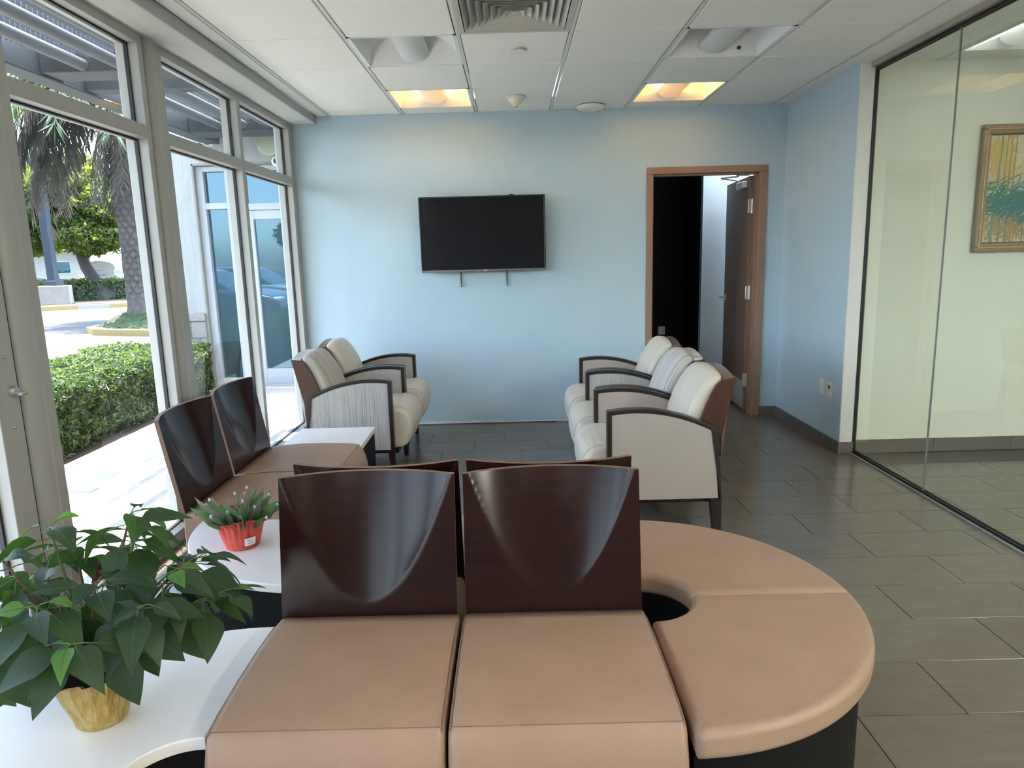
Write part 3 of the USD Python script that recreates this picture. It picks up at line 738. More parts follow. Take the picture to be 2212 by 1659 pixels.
# television
t = thing('television', 'black flat television mounted on the blue wall', 'television', (-0.237, YB, 1.646))
TW, TH = 1.052, 0.620
def tv(u0, u1, y0, y1, v0, v1, c=0.003):
    m = cbox(u0, u1, y0, y1, v0, v1, c)
    m.vertices[:, 1] += -0.055 * (m.vertices[:, 2] + TH / 2) / TH * 0.35   # top tipped slightly forward
    return m
part(t, 'cabinet', tv(-TW / 2 + 0.02, TW / 2 - 0.02, -0.075, -0.030, -TH / 2 + 0.02, TH / 2 - 0.02), 'tv_plastic', False)
b = 0.012
part(t, 'bezel', join(tv(-TW / 2, TW / 2, -0.092, -0.066, TH / 2 - b, TH / 2), tv(-TW / 2, -TW / 2 + b, -0.092, -0.066, -TH / 2 + 0.018, TH / 2 - b), tv(TW / 2 - b, TW / 2, -0.092, -0.066, -TH / 2 + 0.018, TH / 2 - b)), 'tv_plastic', False)
part(t, 'bottom_bezel', tv(-TW / 2, TW / 2, -0.093, -0.066, -TH / 2, -TH / 2 + 0.018), 'tv_silver', False)
part(t, 'screen', tv(-TW / 2 + b, TW / 2 - b, -0.087, -0.075, -TH / 2 + 0.018, TH / 2 - b, 0.001), 'tv_glass', False)
part(t, 'logo', tv(0.000, 0.030, -0.0955, -0.093, -TH / 2 + 0.003, -TH / 2 + 0.015, 0.001), 'red_badge', False, label='small pale red maker badge')
part(t, 'wall_bracket', box(-0.25, 0.25, -0.030, 0.0, -0.12, 0.12), 'tv_plastic', False)
part(t, 'sensor_nub', tv(0.23, 0.27, -0.09, -0.07, TH / 2, TH / 2 + 0.008), 'tv_plastic', False)
for x in (-0.200, 0.194):
    p = part(t, 'release_cord', join(box(x - 0.005, x + 0.005, -0.022, -0.012, -0.415, -0.28)), 'tv_plastic', False)
    part(p, 'pull_tab', rbox(x - 0.007, x + 0.007, -0.026, -0.008, -0.440, -0.412, 0.004, 2, 2), 'tv_silver', 40)

# ================================================================== LOUNGE SEATING
# one module: local front is -y, origin on the floor under the foot of its back
def lounge_module(label, loc, rz):
    t = thing('lounge_seat', label, 'lounge seat', loc, rz, 'modular lounge seats with mahogany backs')
    hw = 0.263
    prof = [(0.015, 0.12), (0.015, 0.446), (-0.05, 0.455), (-0.18, 0.462), (-0.32, 0.462), (-0.44, 0.457), (-0.485, 0.450), (-0.497, 0.445), (-0.515, 0.425), (-0.530, 0.385), (-0.540, 0.33), (-0.543, 0.26), (-0.540, 0.19), (-0.532, 0.12)]
    m = prism(prof, -hw, hw, 'yz', 0.022, 4, 6)
    part(t, 'seat_cushion', m, 'taupe_vinyl', 40)
    sp = [(x, -0.4925, 0.4478) for x in np.linspace(-hw + 0.012, hw - 0.012, 5)]
    part(t, 'seam', tube(sp, 0.0011, 6), 'seam_thread', True)
    for sx in (-1, 1):
        part(t, 'side_seam', tube([(sx * (hw - 0.0055), y, z - 0.004) for y, z in prof[2:8]], 0.0013, 5), 'seam_thread', True)
    part(t, 'plinth', cbox(-hw + 0.012, hw - 0.012, -0.49, 0.06, 0.0, 0.12, 0.004), 'black_base', False)
    # back: a bent shell with a scooped front
    bw, H0, H1, th = 0.2535, 0.40, 0.846, 0.018
    ns, nt = 61, 49
    S, T_ = np.meshgrid(np.linspace(-1, 1, ns), np.linspace(0, 1, nt), indexing='ij')
    t0 = 0.20
    e = (T_ - t0) / (1 - t0) - (S / 0.95) ** 2
    dep = 0.054 * np.maximum(e, 0) ** 0.9
    P = np.stack([S * bw, -0.008 + 0.076 * T_ + dep, H0 + (H1 - H0) * T_], -1)
    n1 = grid(P)                      # front faces -y
    Q = P.copy()
    Q[..., 1] += th
    n2 = grid(Q)
    if n1.face_normals[:, 1].mean() > 0: n1.invert()
    if n2.face_normals[:, 1].mean() < 0: n2.invert()
    part(t, 'backrest', join(n1, n2), 'mahogany', True)
    top = np.concatenate([[[0, j] for j in range(nt)], [[i, nt - 1] for i in range(1, ns)], [[ns - 1, j] for j in range(nt - 2, -1, -1)]])
    E1 = np.array([P[i, j] for i, j in top]); E2 = np.array([Q[i, j] for i, j in top])
    em = grid(np.stack([E1, E2], 1))
    cen = P.reshape(-1, 3).mean(0)
    if ((em.triangles_center - cen) * em.face_normals).sum() < 0: em.invert()
    part(t, 'edge_band', em, 'mahogany_edge', 40, label='brown edge of the bent shell')
    return t

L0 = lounge_module('taupe lounge seat in front of the left dark wood back, beside the poinsettia table', (-0.436, 1.862, 0), 0)
rows = [((0.096, 1.862), 0, 'taupe lounge seat in front of the reddish wood back, joined to the round ottoman'),
        ((-0.434, 2.150), 180, 'lounge seat turned toward the television, behind the left front wooden back'),
        ((0.098, 2.150), 180, 'lounge seat turned toward the television, behind the reddish front back'),
        ((-1.372, 2.990), 90, 'lounge seat along the window, next to the red potted plant'),
        ((-1.372, 3.520), 90, 'lounge seat along the window, next to the white square end table')]
for (x, y), rz, lab in rows:
    copy_of(L0, 'lounge_seat', lab, 'lounge seat', (x, y, 0), rz)

# quarter round ottomans, sharing the centre of the ring
def quarter(a0, a1, r0, r1, n=28):
    a = np.radians(np.linspace(a0, a1, n))
    return [(r0 * math.cos(q), r0 * math.sin(q)) for q in a[::-1]] + [(r1 * math.cos(q), r1 * math.sin(q)) for q in a]

def ottoman(label, a0, a1):
    t = thing('quarter_ottoman', label, 'ottoman', (0.372, 1.965, 0), 0, 'quarter round ottomans making a half ring')
    pts = quarter(a0, a1, 0.142, 0.626, 40)
    m = prism(pts, 0.365, 0.440, 'xy', 0.024, 5)
    part(t, 'cushion', m, 'taupe_vinyl', 40)
    part(t, 'drum', prism(quarter(a0 + 0.3, a1 - 0.3, 0.165, 0.596, 40), 0.0, 0.368, 'xy', 0.004), 'black_base', 40)
    part(t, 'well_lining', prism(quarter(a0 + 0.3, a1 - 0.3, 0.150, 0.164, 24), 0.0, 0.368, 'xy'), 'black_base', 40)
    return t
ottoman('quarter of the half-ring ottoman nearest the viewer, taupe on a black drum', -90, -0.15)
ottoman('quarter of the half-ring ottoman on the armchair side, taupe on a black drum', 0.15, 90)

# white tables
def curved_table(label, c, a0, a1, r0, r1):
    t = thing('curved_table', label, 'table', (c[0], c[1], 0), 0, 'white curved tables linking the seats')
    pts = quarter(a0, a1, r0, r1, 40)
    part(t, 'table_top', prism(pts, 0.388, 0.42, 'xy', 0.003), 'laminate', 40)
    part(t, 'edge_strip', prism(quarter(a0 + .1, a1 - .1, r0 - 0.0015, r1 + 0.0015, 40), 0.392, 0.416, 'xy'), 'laminate_edge', 40)
    part(t, 'drum', prism(quarter(a0 + 0.4, a1 - 0.4, r0 + 0.02, r1 - 0.02, 40), 0.0, 0.388, 'xy'), 'black_base', 40)
curved_table('white curved table under the gold-wrapped poinsettia', (-0.712, 1.248), 90.0, 182, 0.142, 0.618)
curved_table('white curved table under the small red-wrapped plant', (-0.700, 2.725), 180, 270, 0.142, 0.600)
t = thing('end_table', 'white square end table between the window seats and the striped armchair', 'table', (-1.12, 4.06, 0))
part(t, 'table_top', prism([(-0.235, -0.255), (0.237, -0.225), (0.230, 0.235), (-0.235, 0.235)], 0.388, 0.42, 'xy', 0.003), 'laminate', False)
part(t, 'drum', prism([(-0.225, -0.245), (0.230, -0.216), (0.223, 0.225), (-0.225, 0.225)], 0.0, 0.388, 'xy'), 'black_base', False)

# ================================================================== ARMCHAIRS
# local front is +x, origin on the floor below the middle of the arm fronts
def arm_z(d):
    return 0.675 + 0.185 * d - 0.658 * d * d

def armchair(label, loc, rz, fabric, group):
    t = thing('armchair', label, 'armchair', loc, rz, group)
    W = 0.31
    arm = 'stripe_arm' if fabric else 'arm_leather'
    ds = np.linspace(0.022, 0.548, 16)
    for s in (-1, 1):
        y0, y1 = sorted((s * (W - 0.052), s * W))
        pts = [(-0.022, 0.205)] + [(-d, arm_z(d) - 0.022) for d in ds] + [(-0.571, 0.205)]
        part(t, 'arm_panel', prism(pts[::-1], y0 + 0.003, y1 - 0.003, 'xz', 0.006, 2), arm, 40)
        dd = np.linspace(0, 0.560, 18)
        up = [(-d, arm_z(d)) for d in dd]
        low = [(-d, arm_z(d) - 0.022) for d in np.linspace(0.0225, 0.556, 17)]
        fr = [(0.0, 0.20)] + up + [(-0.588, 0.20), (-0.576, 0.20)] + low[::-1] + [(-0.0225, 0.20)]
        part(t, 'arm_frame', prism(fr[::-1], y0 - 0.002, y1 + 0.002, 'xz', 0.004, 2), 'walnut_dark', 40)
        bx = [(-0.660, 0.822), (-0.585, 0.812), (-0.560, 0.785), (-0.535, 0.742), (-0.508, 0.68), (-0.487, 0.616), (-0.47, 0.53), (-0.462, 0.42), (-0.572, 0.42), (-0.612, 0.60)]
        yb0, yb1 = sorted((s * (W - 0.054), s * (W - 0.076)))
        part(t, 'side_board', prism(bx, yb0, yb1, 'xz', 0.003, 2), 'walnut', 40)
        ya, yb = sorted((s * (W - 0.004), s * (W - 0.048)))
        lm = cbox(-0.046, -0.002, ya, yb, 0.0, 0.204, 0.003)
        k = (0.204 - lm.vertices[:, 2]) / 0.204
        lm.vertices[:, 0] += k * np.where(lm.vertices[:, 0] < -0.024, 0.014, 0)
        lm.vertices[:, 1] += k * -s * np.where(np.abs(lm.vertices[:, 1]) > W - 0.026, 0.012, 0)
        part(t, 'front_leg', lm, 'walnut_dark', False)
        lm = cbox(-0.588, -0.530, ya, yb, 0.0, 0.204, 0.003)
        k = (0.204 - lm.vertices[:, 2]) / 0.204
        lm.vertices[:, 0] += k * np.where(lm.vertices[:, 0] > -0.56, -0.022, -0.004)
        part(t, 'rear_leg', lm, 'walnut_dark', False)
    # seat cushion with a full rounded front
    sp = [(-0.46, 0.215), (-0.46, 0.440), (-0.30, 0.466), (-0.15, 0.482), (0.0, 0.488), (0.050, 0.480), (0.085, 0.460), (0.108, 0.428), (0.118, 0.39), (0.119, 0.345), (0.110, 0.30), (0.094, 0.26), (0.070, 0.225), (0.045, 0.205), (0.0, 0.200)]
    m = prism(sp[::-1], -(W - 0.054), W - 0.054, 'xz', 0.035, 5, 8)
    v = m.vertices
    cr = 1 - (v[:, 1] / (W - 0.054)) ** 2
    v[:, 2] += np.where(v[:, 2] > 0.35, 0.012 * cr, 0)
    v[:, 0] += np.where(v[:, 0] > 0.06, 0.012 * cr, 0)
    part(t, 'seat_cushion', m, 'beige_leather', 50)
    for s in (-1, 1):
        part(t, 'piping', tube([(x + 0.001, s * (W - 0.0795), z + (0.004 if z > .35 else 0)) for x, z in sp[4:13]], 0.0016, 6), 'beige_leather', True)
    # back cushion
    hb = W - 0.078
    bp = [(-0.60, 0.40), (-0.395, 0.42), (-0.402, 0.50), (-0.422, 0.60), (-0.455, 0.69), (-0.492, 0.755), (-0.525, 0.800), (-0.552, 0.822), (-0.575, 0.832), (-0.592, 0.830), (-0.600, 0.818)]
    m = prism(bp[::-1], -hb, hb, 'xz', 0.03, 5, 10)
    v = m.vertices
    cr = 1 - (v[:, 1] / hb) ** 2
    hk = np.clip((v[:, 2] - 0.42) / 0.40, 0, 1)
    v[:, 2] += 0.028 * cr * hk ** 2
    v[:, 0] += np.where(v[:, 0] > -0.58, 0.015 * cr, 0)
    part(t, 'back_cushion', m, 'stripe_back' if fabric else 'beige_leather', 50)
    rp = [(-0.599, 0.40), (-0.599, 0.822), (-0.652, 0.826), (-0.606, 0.60), (-0.572, 0.42)]
    m = prism(rp, -hb - 0.001, hb + 0.001, 'xz', 0.004, 2, 10)
    v = m.vertices
    cr = 1 - (v[:, 1] / hb) ** 2
    hk = np.clip((v[:, 2] - 0.42) / 0.40, 0, 1)
    v[:, 2] += 0.028 * cr * hk ** 2
    part(t, 'back_panel', m, 'stripe_back' if fabric else 'taupe_leather', 40)
    part(t, 'seat_rail', cbox(-0.55, 0.02, -(W - 0.055), W - 0.055, 0.17, 0.198, 0.003), 'walnut_dark', False)
    return t
AG = 'upholstered wooden-armed armchairs'
c_str = armchair('striped armchair by the window, next to the white end table', (-0.813, 4.81, 0), 0, True, AG)
c_bei = armchair('plain beige armchair between the striped window armchair and the blue wall', (-0.820, 5.46, 0), 0, False, AG)
copy_of(c_bei, 'armchair', 'plain beige armchair nearest the viewer, with its back to the glass partition', 'armchair', (0.460, 3.73, 0), 180)
copy_of(c_str, 'armchair', 'striped armchair between the two beige chairs facing the window', 'armchair', (0.478, 4.37, 0), 180)
copy_of(c_bei, 'armchair', 'plain beige armchair in front of the doorway, far end of its row of three', 'armchair', (0.497, 5.01, 0), 180)

# ================================================================== PLANTS ON THE TABLES
def leaf(base, d, up, L, W, droop, fold, n=7, lobe=0.0):
    """a pointed leaf from base along d, its face toward up"""
    d = d / np.linalg.norm(d)
    side = np.cross(d, up); side /= np.linalg.norm(side) + 1e-9
    nrm = np.cross(side, d)
    s = np.linspace(0, 1, n)
    w = W * (np.sin(np.pi * np.clip(s, 0, 1) ** 0.72) ** 0.9) * (1 - 0.25 * s)
    if lobe:
        w = w * (1 + lobe * np.exp(-((s - 0.38) / 0.08) ** 2))
    w[0], w[-1] = 0.004 * W / 0.04, 0.0005
    bend = -droop * L * s ** 1.8
    rows = []
    for k in range(n):
        c = base + d * L * s[k] * (1 - 0.25 * droop * s[k]) + nrm * bend[k]
        rows.append([c - side * w[k] + nrm * fold * w[k], c, c + side * w[k] + nrm * fold * w[k]])
    return grid(np.array(rows))

def foil_pot(t, name, m, r0, r1, h, flare, seed, clear=None, n=72):
    a = np.arange(n) * 2 * math.pi / n
    def rad(z, q):
        k = np.clip(z / h, 0, 1.3)
        base = r0 + (r1 - r0) * k ** 1.1
        pl = 0.006 * k * np.sin(q * 19 + 1.5 * np.sin(3 * q + seed)) + 0.003 * k * np.sin(q * 31 + seed)
        return base + pl + 0.004 * (meshkit.noise(np.stack([np.cos(q) * 3 + seed, np.sin(q) * 3, z * 30], -1)) - 0.5)
    zs = np.concatenate([[0.0005], np.linspace(0.004, h, 14)])
    P = np.zeros((n + 1, len(zs) + 3, 3))
    for i in range(n + 1):
        q = a[i % n]
        lift = flare * (0.5 + 0.5 * math.sin(2 * q + seed)) + 0.4 * flare * math.sin(5 * q + 2 * seed)
        for j, z in enumerate(zs):
            zz = z * (1 + 0.5 * max(lift, 0) / h * (z / h) ** 2)
            r = rad(np.array(z), np.array(q)) if j else r0 * 0.96
            P[i, j] = (r * math.cos(q), r * math.sin(q), zz)
        for k in range(3):
            r = rad(np.array(h), np.array(q)) + 0.007 * (k + 1) ** 1.3
            P[i, len(zs) + k] = (r * math.cos(q), r * math.sin(q), zs[-1] * (1 + 0.5 * max(lift, 0) / h) + 0.006 * (k + 1) + 0.5 * lift * (k + 1) / 3)
    g1 = grid(P)
    part(t, name, g1, m, 50)
    part(t, 'pot', lathe([(0, 0.001), (r0 - 0.006, 0.001), (r1 - 0.012, h - 0.01), (r1 - 0.018, h - 0.01), (r1 - 0.02, h - 0.018), (0, h - 0.018)], 32), 'soil', 40, label='dark nursery pot filled with soil')

rp = np.random.default_rng(41)
t = thing('poinsettia', 'large leafy green poinsettia in gold foil on the white curved table', 'potted plant', (-0.985, 1.470, 0.42))
foil_pot(t, 'foil_wrap', 'gold_foil', 0.054, 0.092, 0.132, 0.010, 1.3)
cw = []
for k in range(9):
    q = math.radians(120 + k * 13)
    cw.append([(0.092 * math.cos(q), 0.092 * math.sin(q), 0.125), (0.12 * math.cos(q), 0.12 * math.sin(q), 0.150 + 0.006 * (k % 2)), (0.138 * math.cos(q), 0.138 * math.sin(q), 0.158 - 0.010 * (k % 2))])
part(t, 'foil_flap', grid(np.array(cw)), 'foil_clear', True, label='dark translucent flap of the wrapping')
nodes = []
for k in range(18):
    az = k * 2.399963 + 0.4
    rr = 0.04 + 0.245 * math.sqrt((k + 0.6) / 18)
    zz = 0.47 - 0.20 * (rr / 0.27) ** 2 + 0.045 * rp.uniform(-1, 1)
    nodes.append(np.array([rr * math.cos(az) * 1.05 + 0.03, rr * math.sin(az) * 0.85, zz]))
nl = 0
for k, nd in enumerate(nodes):
    st = np.array([nd[0] * 0.15, nd[1] * 0.15, 0.115])
    mid = st * 0.45 + nd * 0.55 + np.array([0, 0, 0.05]) + 0.01 * rp.normal(size=3)
    pts = np.array([(1 - s) ** 2 * st + 2 * s * (1 - s) * mid + s * s * nd for s in np.linspace(0, 1, 9)])
    part(t, 'stem', tube(pts, np.linspace(0.0045, 0.0025, 9), 6), 'stem_green' if k % 2 else 'stem_brown', True)
    out = np.array([nd[0], nd[1], 0.0]); out /= np.linalg.norm(out) + 1e-9
    n_wh = 9
    for j in range(n_wh):
        az = j * 2.4 + k
        s = 1.0 - 0.10 * (j // 3)
        b = (1 - s) ** 2 * st + 2 * s * (1 - s) * mid + s * s * nd
        dirv = np.array([math.cos(az), math.sin(az), 0]) * 0.9 + out * 0.55
        dirv[2] = 0.35 - 0.17 * (j // 2) - 0.35 * (np.linalg.norm(nd[:2]) / 0.27) * 0.8 + 0.12 * rp.normal()
        dirv /= np.linalg.norm(dirv)
        pet = 0.022 + 0.03 * rp.random() * (j > 1)
        young = j < 2
        Lf = (0.050 + 0.02 * rp.random()) if young else (0.078 + 0.045 * rp.random())
        b2 = b + dirv * pet
        upv = np.array([0, 0, 1.0]) + 0.35 * out + 0.25 * rp.normal(size=3)
        if abs(dirv @ upv / np.linalg.norm(upv)) > 0.93:
            upv = out + np.array([0, 0, .3])
        lm = leaf(b2, dirv, upv, Lf, Lf * (0.27 + 0.06 * rp.random()), 0.25 + 0.5 * rp.random(), 0.22, 8, 0.12)
        mv = lm.vertices
        if mv[:, 2].min() < 0.012 or (mv[:, 2].min() < 0.105 and (np.hypot(mv[:, 0], mv[:, 1]) < 0.15).any()):
            continue
        mt = 'poinsettia_young' if young and k % 2 else 'poinsettia_red' if (k, j) in ((5, 4), (11, 5)) else 'poinsettia_leaf'
        p = part(t, 'leaf', lm, mt, True)
        part(p, 'petiole', tube([b, b + dirv * pet * 0.5 + np.array([0, 0, .002]), b2], 0.0013, 5), 'stem_green', True)
        part(p, 'midrib', tube(lm.vertices[1::3][:-1], np.linspace(0.0011, 0.0004, 7), 4), 'leaf_rib', True)
        nl += 1
# the hanging leaves in front of the pot
for (bx, by, bz), (dx, dy, dz), Lf in [((0.10, -0.07, 0.20), (0.35, -0.25, -0.9), 0.125), ((0.13, -0.04, 0.24), (0.3, -0.15, -0.8), 0.12), ((0.20, 0.0, 0.25), (0.55, -0.2, -0.8), 0.125), ((0.16, -0.06, 0.26), (0.75, -0.3, -0.5), 0.12),
                                       ((-0.04, -0.10, 0.30), (-0.35, -0.5, -0.5), 0.12), ((-0.15, -0.06, 0.25), (-0.75, -0.2, -0.65), 0.12), ((0.05, -0.10, 0.30), (0.45, -0.45, -0.45), 0.12), ((0.24, 0.05, 0.33), (0.8, -0.1, -0.45), 0.12),
                                       ((0.02, -0.12, 0.33), (0.0, -0.6, -0.6), 0.13), ((-0.10, -0.12, 0.34), (-0.4, -0.5, -0.55), 0.13), ((0.13, -0.10, 0.34), (0.5, -0.45, -0.5), 0.13), ((-0.2, -0.05, 0.30), (-0.7, -0.2, -0.6), 0.13)]:
    dv = np.array([dx, dy, dz], float)
    lm = leaf(np.array([bx, by, bz]), dv, np.array([0.5 * dx, -1.0, 0.35]), Lf, Lf * 0.33, 0.15, 0.2, 8, 0.12)
    p = part(t, 'leaf', lm, 'poinsettia_leaf', True)
    part(p, 'midrib', tube(lm.vertices[1::3][:-1], np.linspace(0.0011, 0.0004, 7), 4), 'leaf_rib', True)
    part(p, 'petiole', tube([np.array([bx, by, bz]), np.array([bx * 0.7, by * 0.7, bz + 0.03]), np.array([bx * 0.3, by * 0.3, max(0.12, bz - 0.05)])], 0.0016, 5), 'stem_green', True)

t = thing('holiday_plant', 'small budding plant in red foil on the far white curved table', 'potted plant', (-1.035, 2.465, 0.42))
foil_pot(t, 'foil_wrap', 'red_foil', 0.060, 0.082, 0.100, 0.010, 3.6)
part(t, 'foil_corner', grid(np.array([[(-0.085, -0.02, 0.10), (-0.115, -0.03, 0.118), (-0.142, -0.035, 0.158)], [(-0.08, -0.045, 0.10), (-0.108, -0.05, 0.112), (-0.120, -0.05, 0.128)], [(-0.065, -0.06, 0.095), (-0.08, -0.075, 0.112), (-0.09, -0.08, 0.118)]])), 'pink_foil', True, label='pink corner of foil sticking up')
part(t, 'foil_corner', grid(np.array([[(0.082, 0.01, 0.10), (0.105, 0.01, 0.125), (0.128, 0.005, 0.142)], [(0.078, -0.02, 0.10), (0.098, -0.022, 0.118), (0.116, -0.02, 0.133)]])), 'red_foil', True)
sk = []
for q in np.linspace(-62, -32, 7):
    qq = math.radians(q)
    sk.append([(math.cos(qq) * r, math.sin(qq) * r, z) for r, z in ((0.0745, 0.022), (0.0805, 0.052))])
s = grid(np.array(sk))
part(t, 'price_sticker', s, 'sticker', True, label='white price sticker')
for z, a0, a1 in ((0.030, -55, -38), (0.036, -52, -42), (0.043, -56, -40)):
    r = 0.0752 + 0.2 * (z - 0.022)
    part(t, 'sticker_line', grid(np.array([[(math.cos(math.radians(q)) * (r + o), math.sin(math.radians(q)) * (r + o), z + o * 0.2 + dz) for dz, o in ((-0.001, .001), (0.001, .0014))] for q in np.linspace(a0, a1, 5)])), 'sticker_ink', True)
rq = np.random.default_rng(5)
for k in range(46):
    az = k * 2.399963
    rr = 0.068 * math.sqrt((k + 0.5) / 46)
    b = np.array([rr * math.cos(az), rr * math.sin(az), 0.085])
    lean = 0.25 + 0.85 * rr / 0.068
    dv = np.array([math.cos(az) * lean, math.sin(az) * lean, 1.0]) + 0.18 * rq.normal(size=3)
    dv /= np.linalg.norm(dv)
    L = 0.085 + 0.075 * rq.random()
    up = np.array([math.cos(az + 1.3), math.sin(az + 1.3), 0.3])
    lm = leaf(b, dv, up, L, 0.014 + 0.008 * rq.random(), 0.15, 0.3, 8, 0.25)
    p = part(t, 'leaf', lm, 'cactus_dull' if k % 5 == 3 else 'cactus_leaf', True)
    if k % 3 == 0:
        tip = b + dv * L * 0.95
        bud = trimesh.creation.icosphere(1, 0.0052)
        bud.apply_scale((1, 1, 1.5)); bud.apply_translation(tip)
        part(p, 'bud', bud, 'bud_mauve' if k % 4 == 1 else 'bud', True)

# ================================================================== PICTURE BEHIND THE GLASS
t = thing('painting', 'gold-framed palm painting on the cream wall behind the glass', 'picture', (3.128, 4.85, 1.400))
PW, PH = 1.05, 0.826
f1, f2 = 0.030, 0.058
for a, b_, c_, d_ in ((0, PW, 0, f1), (0, PW, PH - f1, PH), (0, f1, f1, PH - f1), (PW - f1, PW, f1, PH - f1)):
    part(t, 'frame_rail', cbox(a, b_, -0.042, 0, c_, d_, 0.006), 'frame_gold', False)
part(t, 'gilt_bead', join(*[cbox(a, b_, -0.046, -0.036, c_, d_, 0.002) for a, b_, c_, d_ in ((f1 - .004, PW - f1 + .004, f1 - .004, f1 + .003), (f1 - .004, PW - f1 + .004, PH - f1 - .003, PH - f1 + .004), (f1 - .004, f1 + .003, f1, PH - f1), (PW - f1 - .003, PW - f1 + .004, f1, PH - f1))]), 'frame_gilt', False)
part(t, 'inner_moulding', join(*[cbox(a, b_, -0.034, -0.01, c_, d_, 0.003) for a, b_, c_, d_ in ((f1, PW - f1, f1, f2), (f1, PW - f1, PH - f2, PH - f1), (f1, f2, f2, PH - f2), (PW - f2, PW - f1, f2, PH - f2))]), 'frame_gold', False)
cv = part(t, 'canvas', box(f2, PW - f2, -0.016, -0.004, f2, PH - f2), 'canvas_cream', False)
rr_ = np.random.default_rng(9)
def daubs(n, cx, cz, sx, sz, w, h, y, slant=0.0):
    ms = []
    for _ in range(n):
        x, z = cx + rr_.normal() * sx, cz + rr_.normal() * sz
        if not (f2 + 0.01 < x < PW - f2 - 0.01 and f2 + 0.01 < z < PH - f2 - 0.02):
            continue
        a = slant + rr_.normal() * 0.4
        hw, hh = w * (0.5 + rr_.random()), h * (0.5 + rr_.random())
        dx, dz = np.array([math.cos(a), math.sin(a)]), np.array([-math.sin(a), math.cos(a)])
        q = [np.array([x, z]) + s1 * dx * hw + s2 * dz * hh for s1, s2 in ((-1, 0), (-.3, -1), (.5, -.8), (1, 0), (.4, 1), (-.5, .8))]
        q = [(min(max(u[0], f2), PW - f2), min(max(u[1], f2), PH - f2)) for u in q]
        yy = y - 0.0012 * rr_.random()
        ms.append(tm([(u[0], yy, u[1]) for u in q], [(0, 1, 2), (0, 2, 3), (0, 3, 4), (0, 4, 5)]))
    return join(*ms)
part(cv, 'yellow_foliage', daubs(420, 0.15, 0.60, 0.045, 0.085, 0.010, 0.013, -0.0165), 'paint_ochre', False, kind='stuff')
part(cv, 'yellow_foliage', daubs(300, 0.55, 0.60, 0.12, 0.06, 0.012, 0.013, -0.0165), 'paint_ochre', False, kind='stuff')
part(cv, 'brown_reflection', daubs(520, 0.20, 0.17, 0.09, 0.05, 0.006, 0.012, -0.0165), 'paint_brown', False, kind='stuff')
part(cv, 'brown_reflection', daubs(300, 0.60, 0.17, 0.15, 0.05, 0.006, 0.012, -0.0165), 'paint_brown', False, kind='stuff')
part(cv, 'mauve_hill', prism([(0.22, 0.435), (0.30, 0.462), (0.45, 0.478), (0.62, 0.46), (0.80, 0.44), (0.80, 0.42), (0.22, 0.42)], -0.0172, -0.0162, 'xz'), 'paint_mauve', False)
for x, w, m_ in ((0.135, 0.010, 'paint_steel'), (0.175, 0.004, 'paint_bronze'), (0.235, 0.004, 'paint_bronze'), (0.205, 0.004, 'paint_bronze'), (0.60, 0.008, 'paint_steel'), (0.72, 0.005, 'paint_bronze')):
    part(cv, 'painted_trunk', prism([(x - w, 0.42), (x - w * .5, 0.55), (x + w * .3, 0.66), (x + w * .3, PH - f2), (x + w * 1.3, PH - f2), (x + w * 1.3, 0.66), (x + w * .6, 0.55), (x + w, 0.42)], -0.0185, -0.0162, 'xz'), m_, False)
for x, w, m_ in ((0.118, 0.008, 'paint_steel'), (0.17, 0.005, 'paint_steel'), (0.215, 0.004, 'paint_bronze'), (0.33, 0.004, 'paint_bronze'), (0.6, 0.007, 'paint_steel')):
    part(cv, 'painted_reflection', prism([(x - w, 0.24), (x + w, 0.24), (x + w, f2), (x - w, f2)], -0.0180, -0.0162, 'xz'), m_, False)
part(cv, 'green_fronds', daubs(1100, 0.36, 0.345, 0.22, 0.048, 0.024, 0.0035, -0.0180, 0.5), 'paint_green', False, kind='stuff')
part(cv, 'teal_fronds', daubs(700, 0.42, 0.30, 0.22, 0.045, 0.024, 0.0035, -0.0186, 0.5), 'paint_teal', False, kind='stuff')
part(cv, 'dark_edge', join(box(f2, PW - f2, -0.0215, -0.0165, f2, f2 + 0.008), box(f2, PW - f2, -0.0215, -0.0165, PH - f2 - 0.010, PH - f2), box(f2, f2 + 0.006, -0.0215, -0.0165, f2, PH - f2)), 'frame_inner', False)

# ================================================================== OUTSIDE
gr = thing('ground', 'asphalt parking lot beyond the hedge', 'ground', kind=STR)
part(gr, 'asphalt', prism([(-160, -120), (-4.75, -120), (-4.75, 12), (40, 12), (40, 160), (-160, 160)], -0.3, -0.10, 'xy'), 'asphalt', False)
part(gr, 'hedge_bed', box(-4.75, -3.42, -6, 8.35, -0.3, -0.012), 'earth', False, label='dark planting bed under the hedge')
wk = thing('path', 'cream concrete paver walk outside the windows', 'walkway', kind=STR)
part(wk, 'bedding', box(-3.42, XO, -6, 8.4, -0.3, -0.016), 'sand', False)
PX, PY = 0.30, 0.45
rk = np.random.default_rng(3)
for i in range(5):
    xa, xb = -3.42 + PX * i, min(-3.42 + PX * (i + 1), XO - 0.002)
    for j in range(-1, 13):
        ya = 2.85 + PY * j + (PY / 2 if i % 2 else 0)
        if ya > 8.36:
            continue
        part(wk, 'paver', cbox(xa + 0.0025, xb - 0.0025, ya + 0.0025, min(ya + PY, 8.40) - 0.0025, -0.05, -0.004 + 0.002 * rk.random(), 0.003), ('paver_a', 'paver_b', 'paver_c')[int(rk.integers(3))], False)
part(wk, 'slab', box(-3.42, XO, -6, 2.40, -0.05, -0.005), 'paver_a', False, label='plain paving outside the frame')
kb = thing('trim_4', 'concrete edging between hedge bed and parking lot', 'kerb', kind=STR)
part(kb, 'kerb_stone', cbox(-4.86, -4.75, -6, 9.5, -0.25, 0.02, 0.01), 'concrete', False)

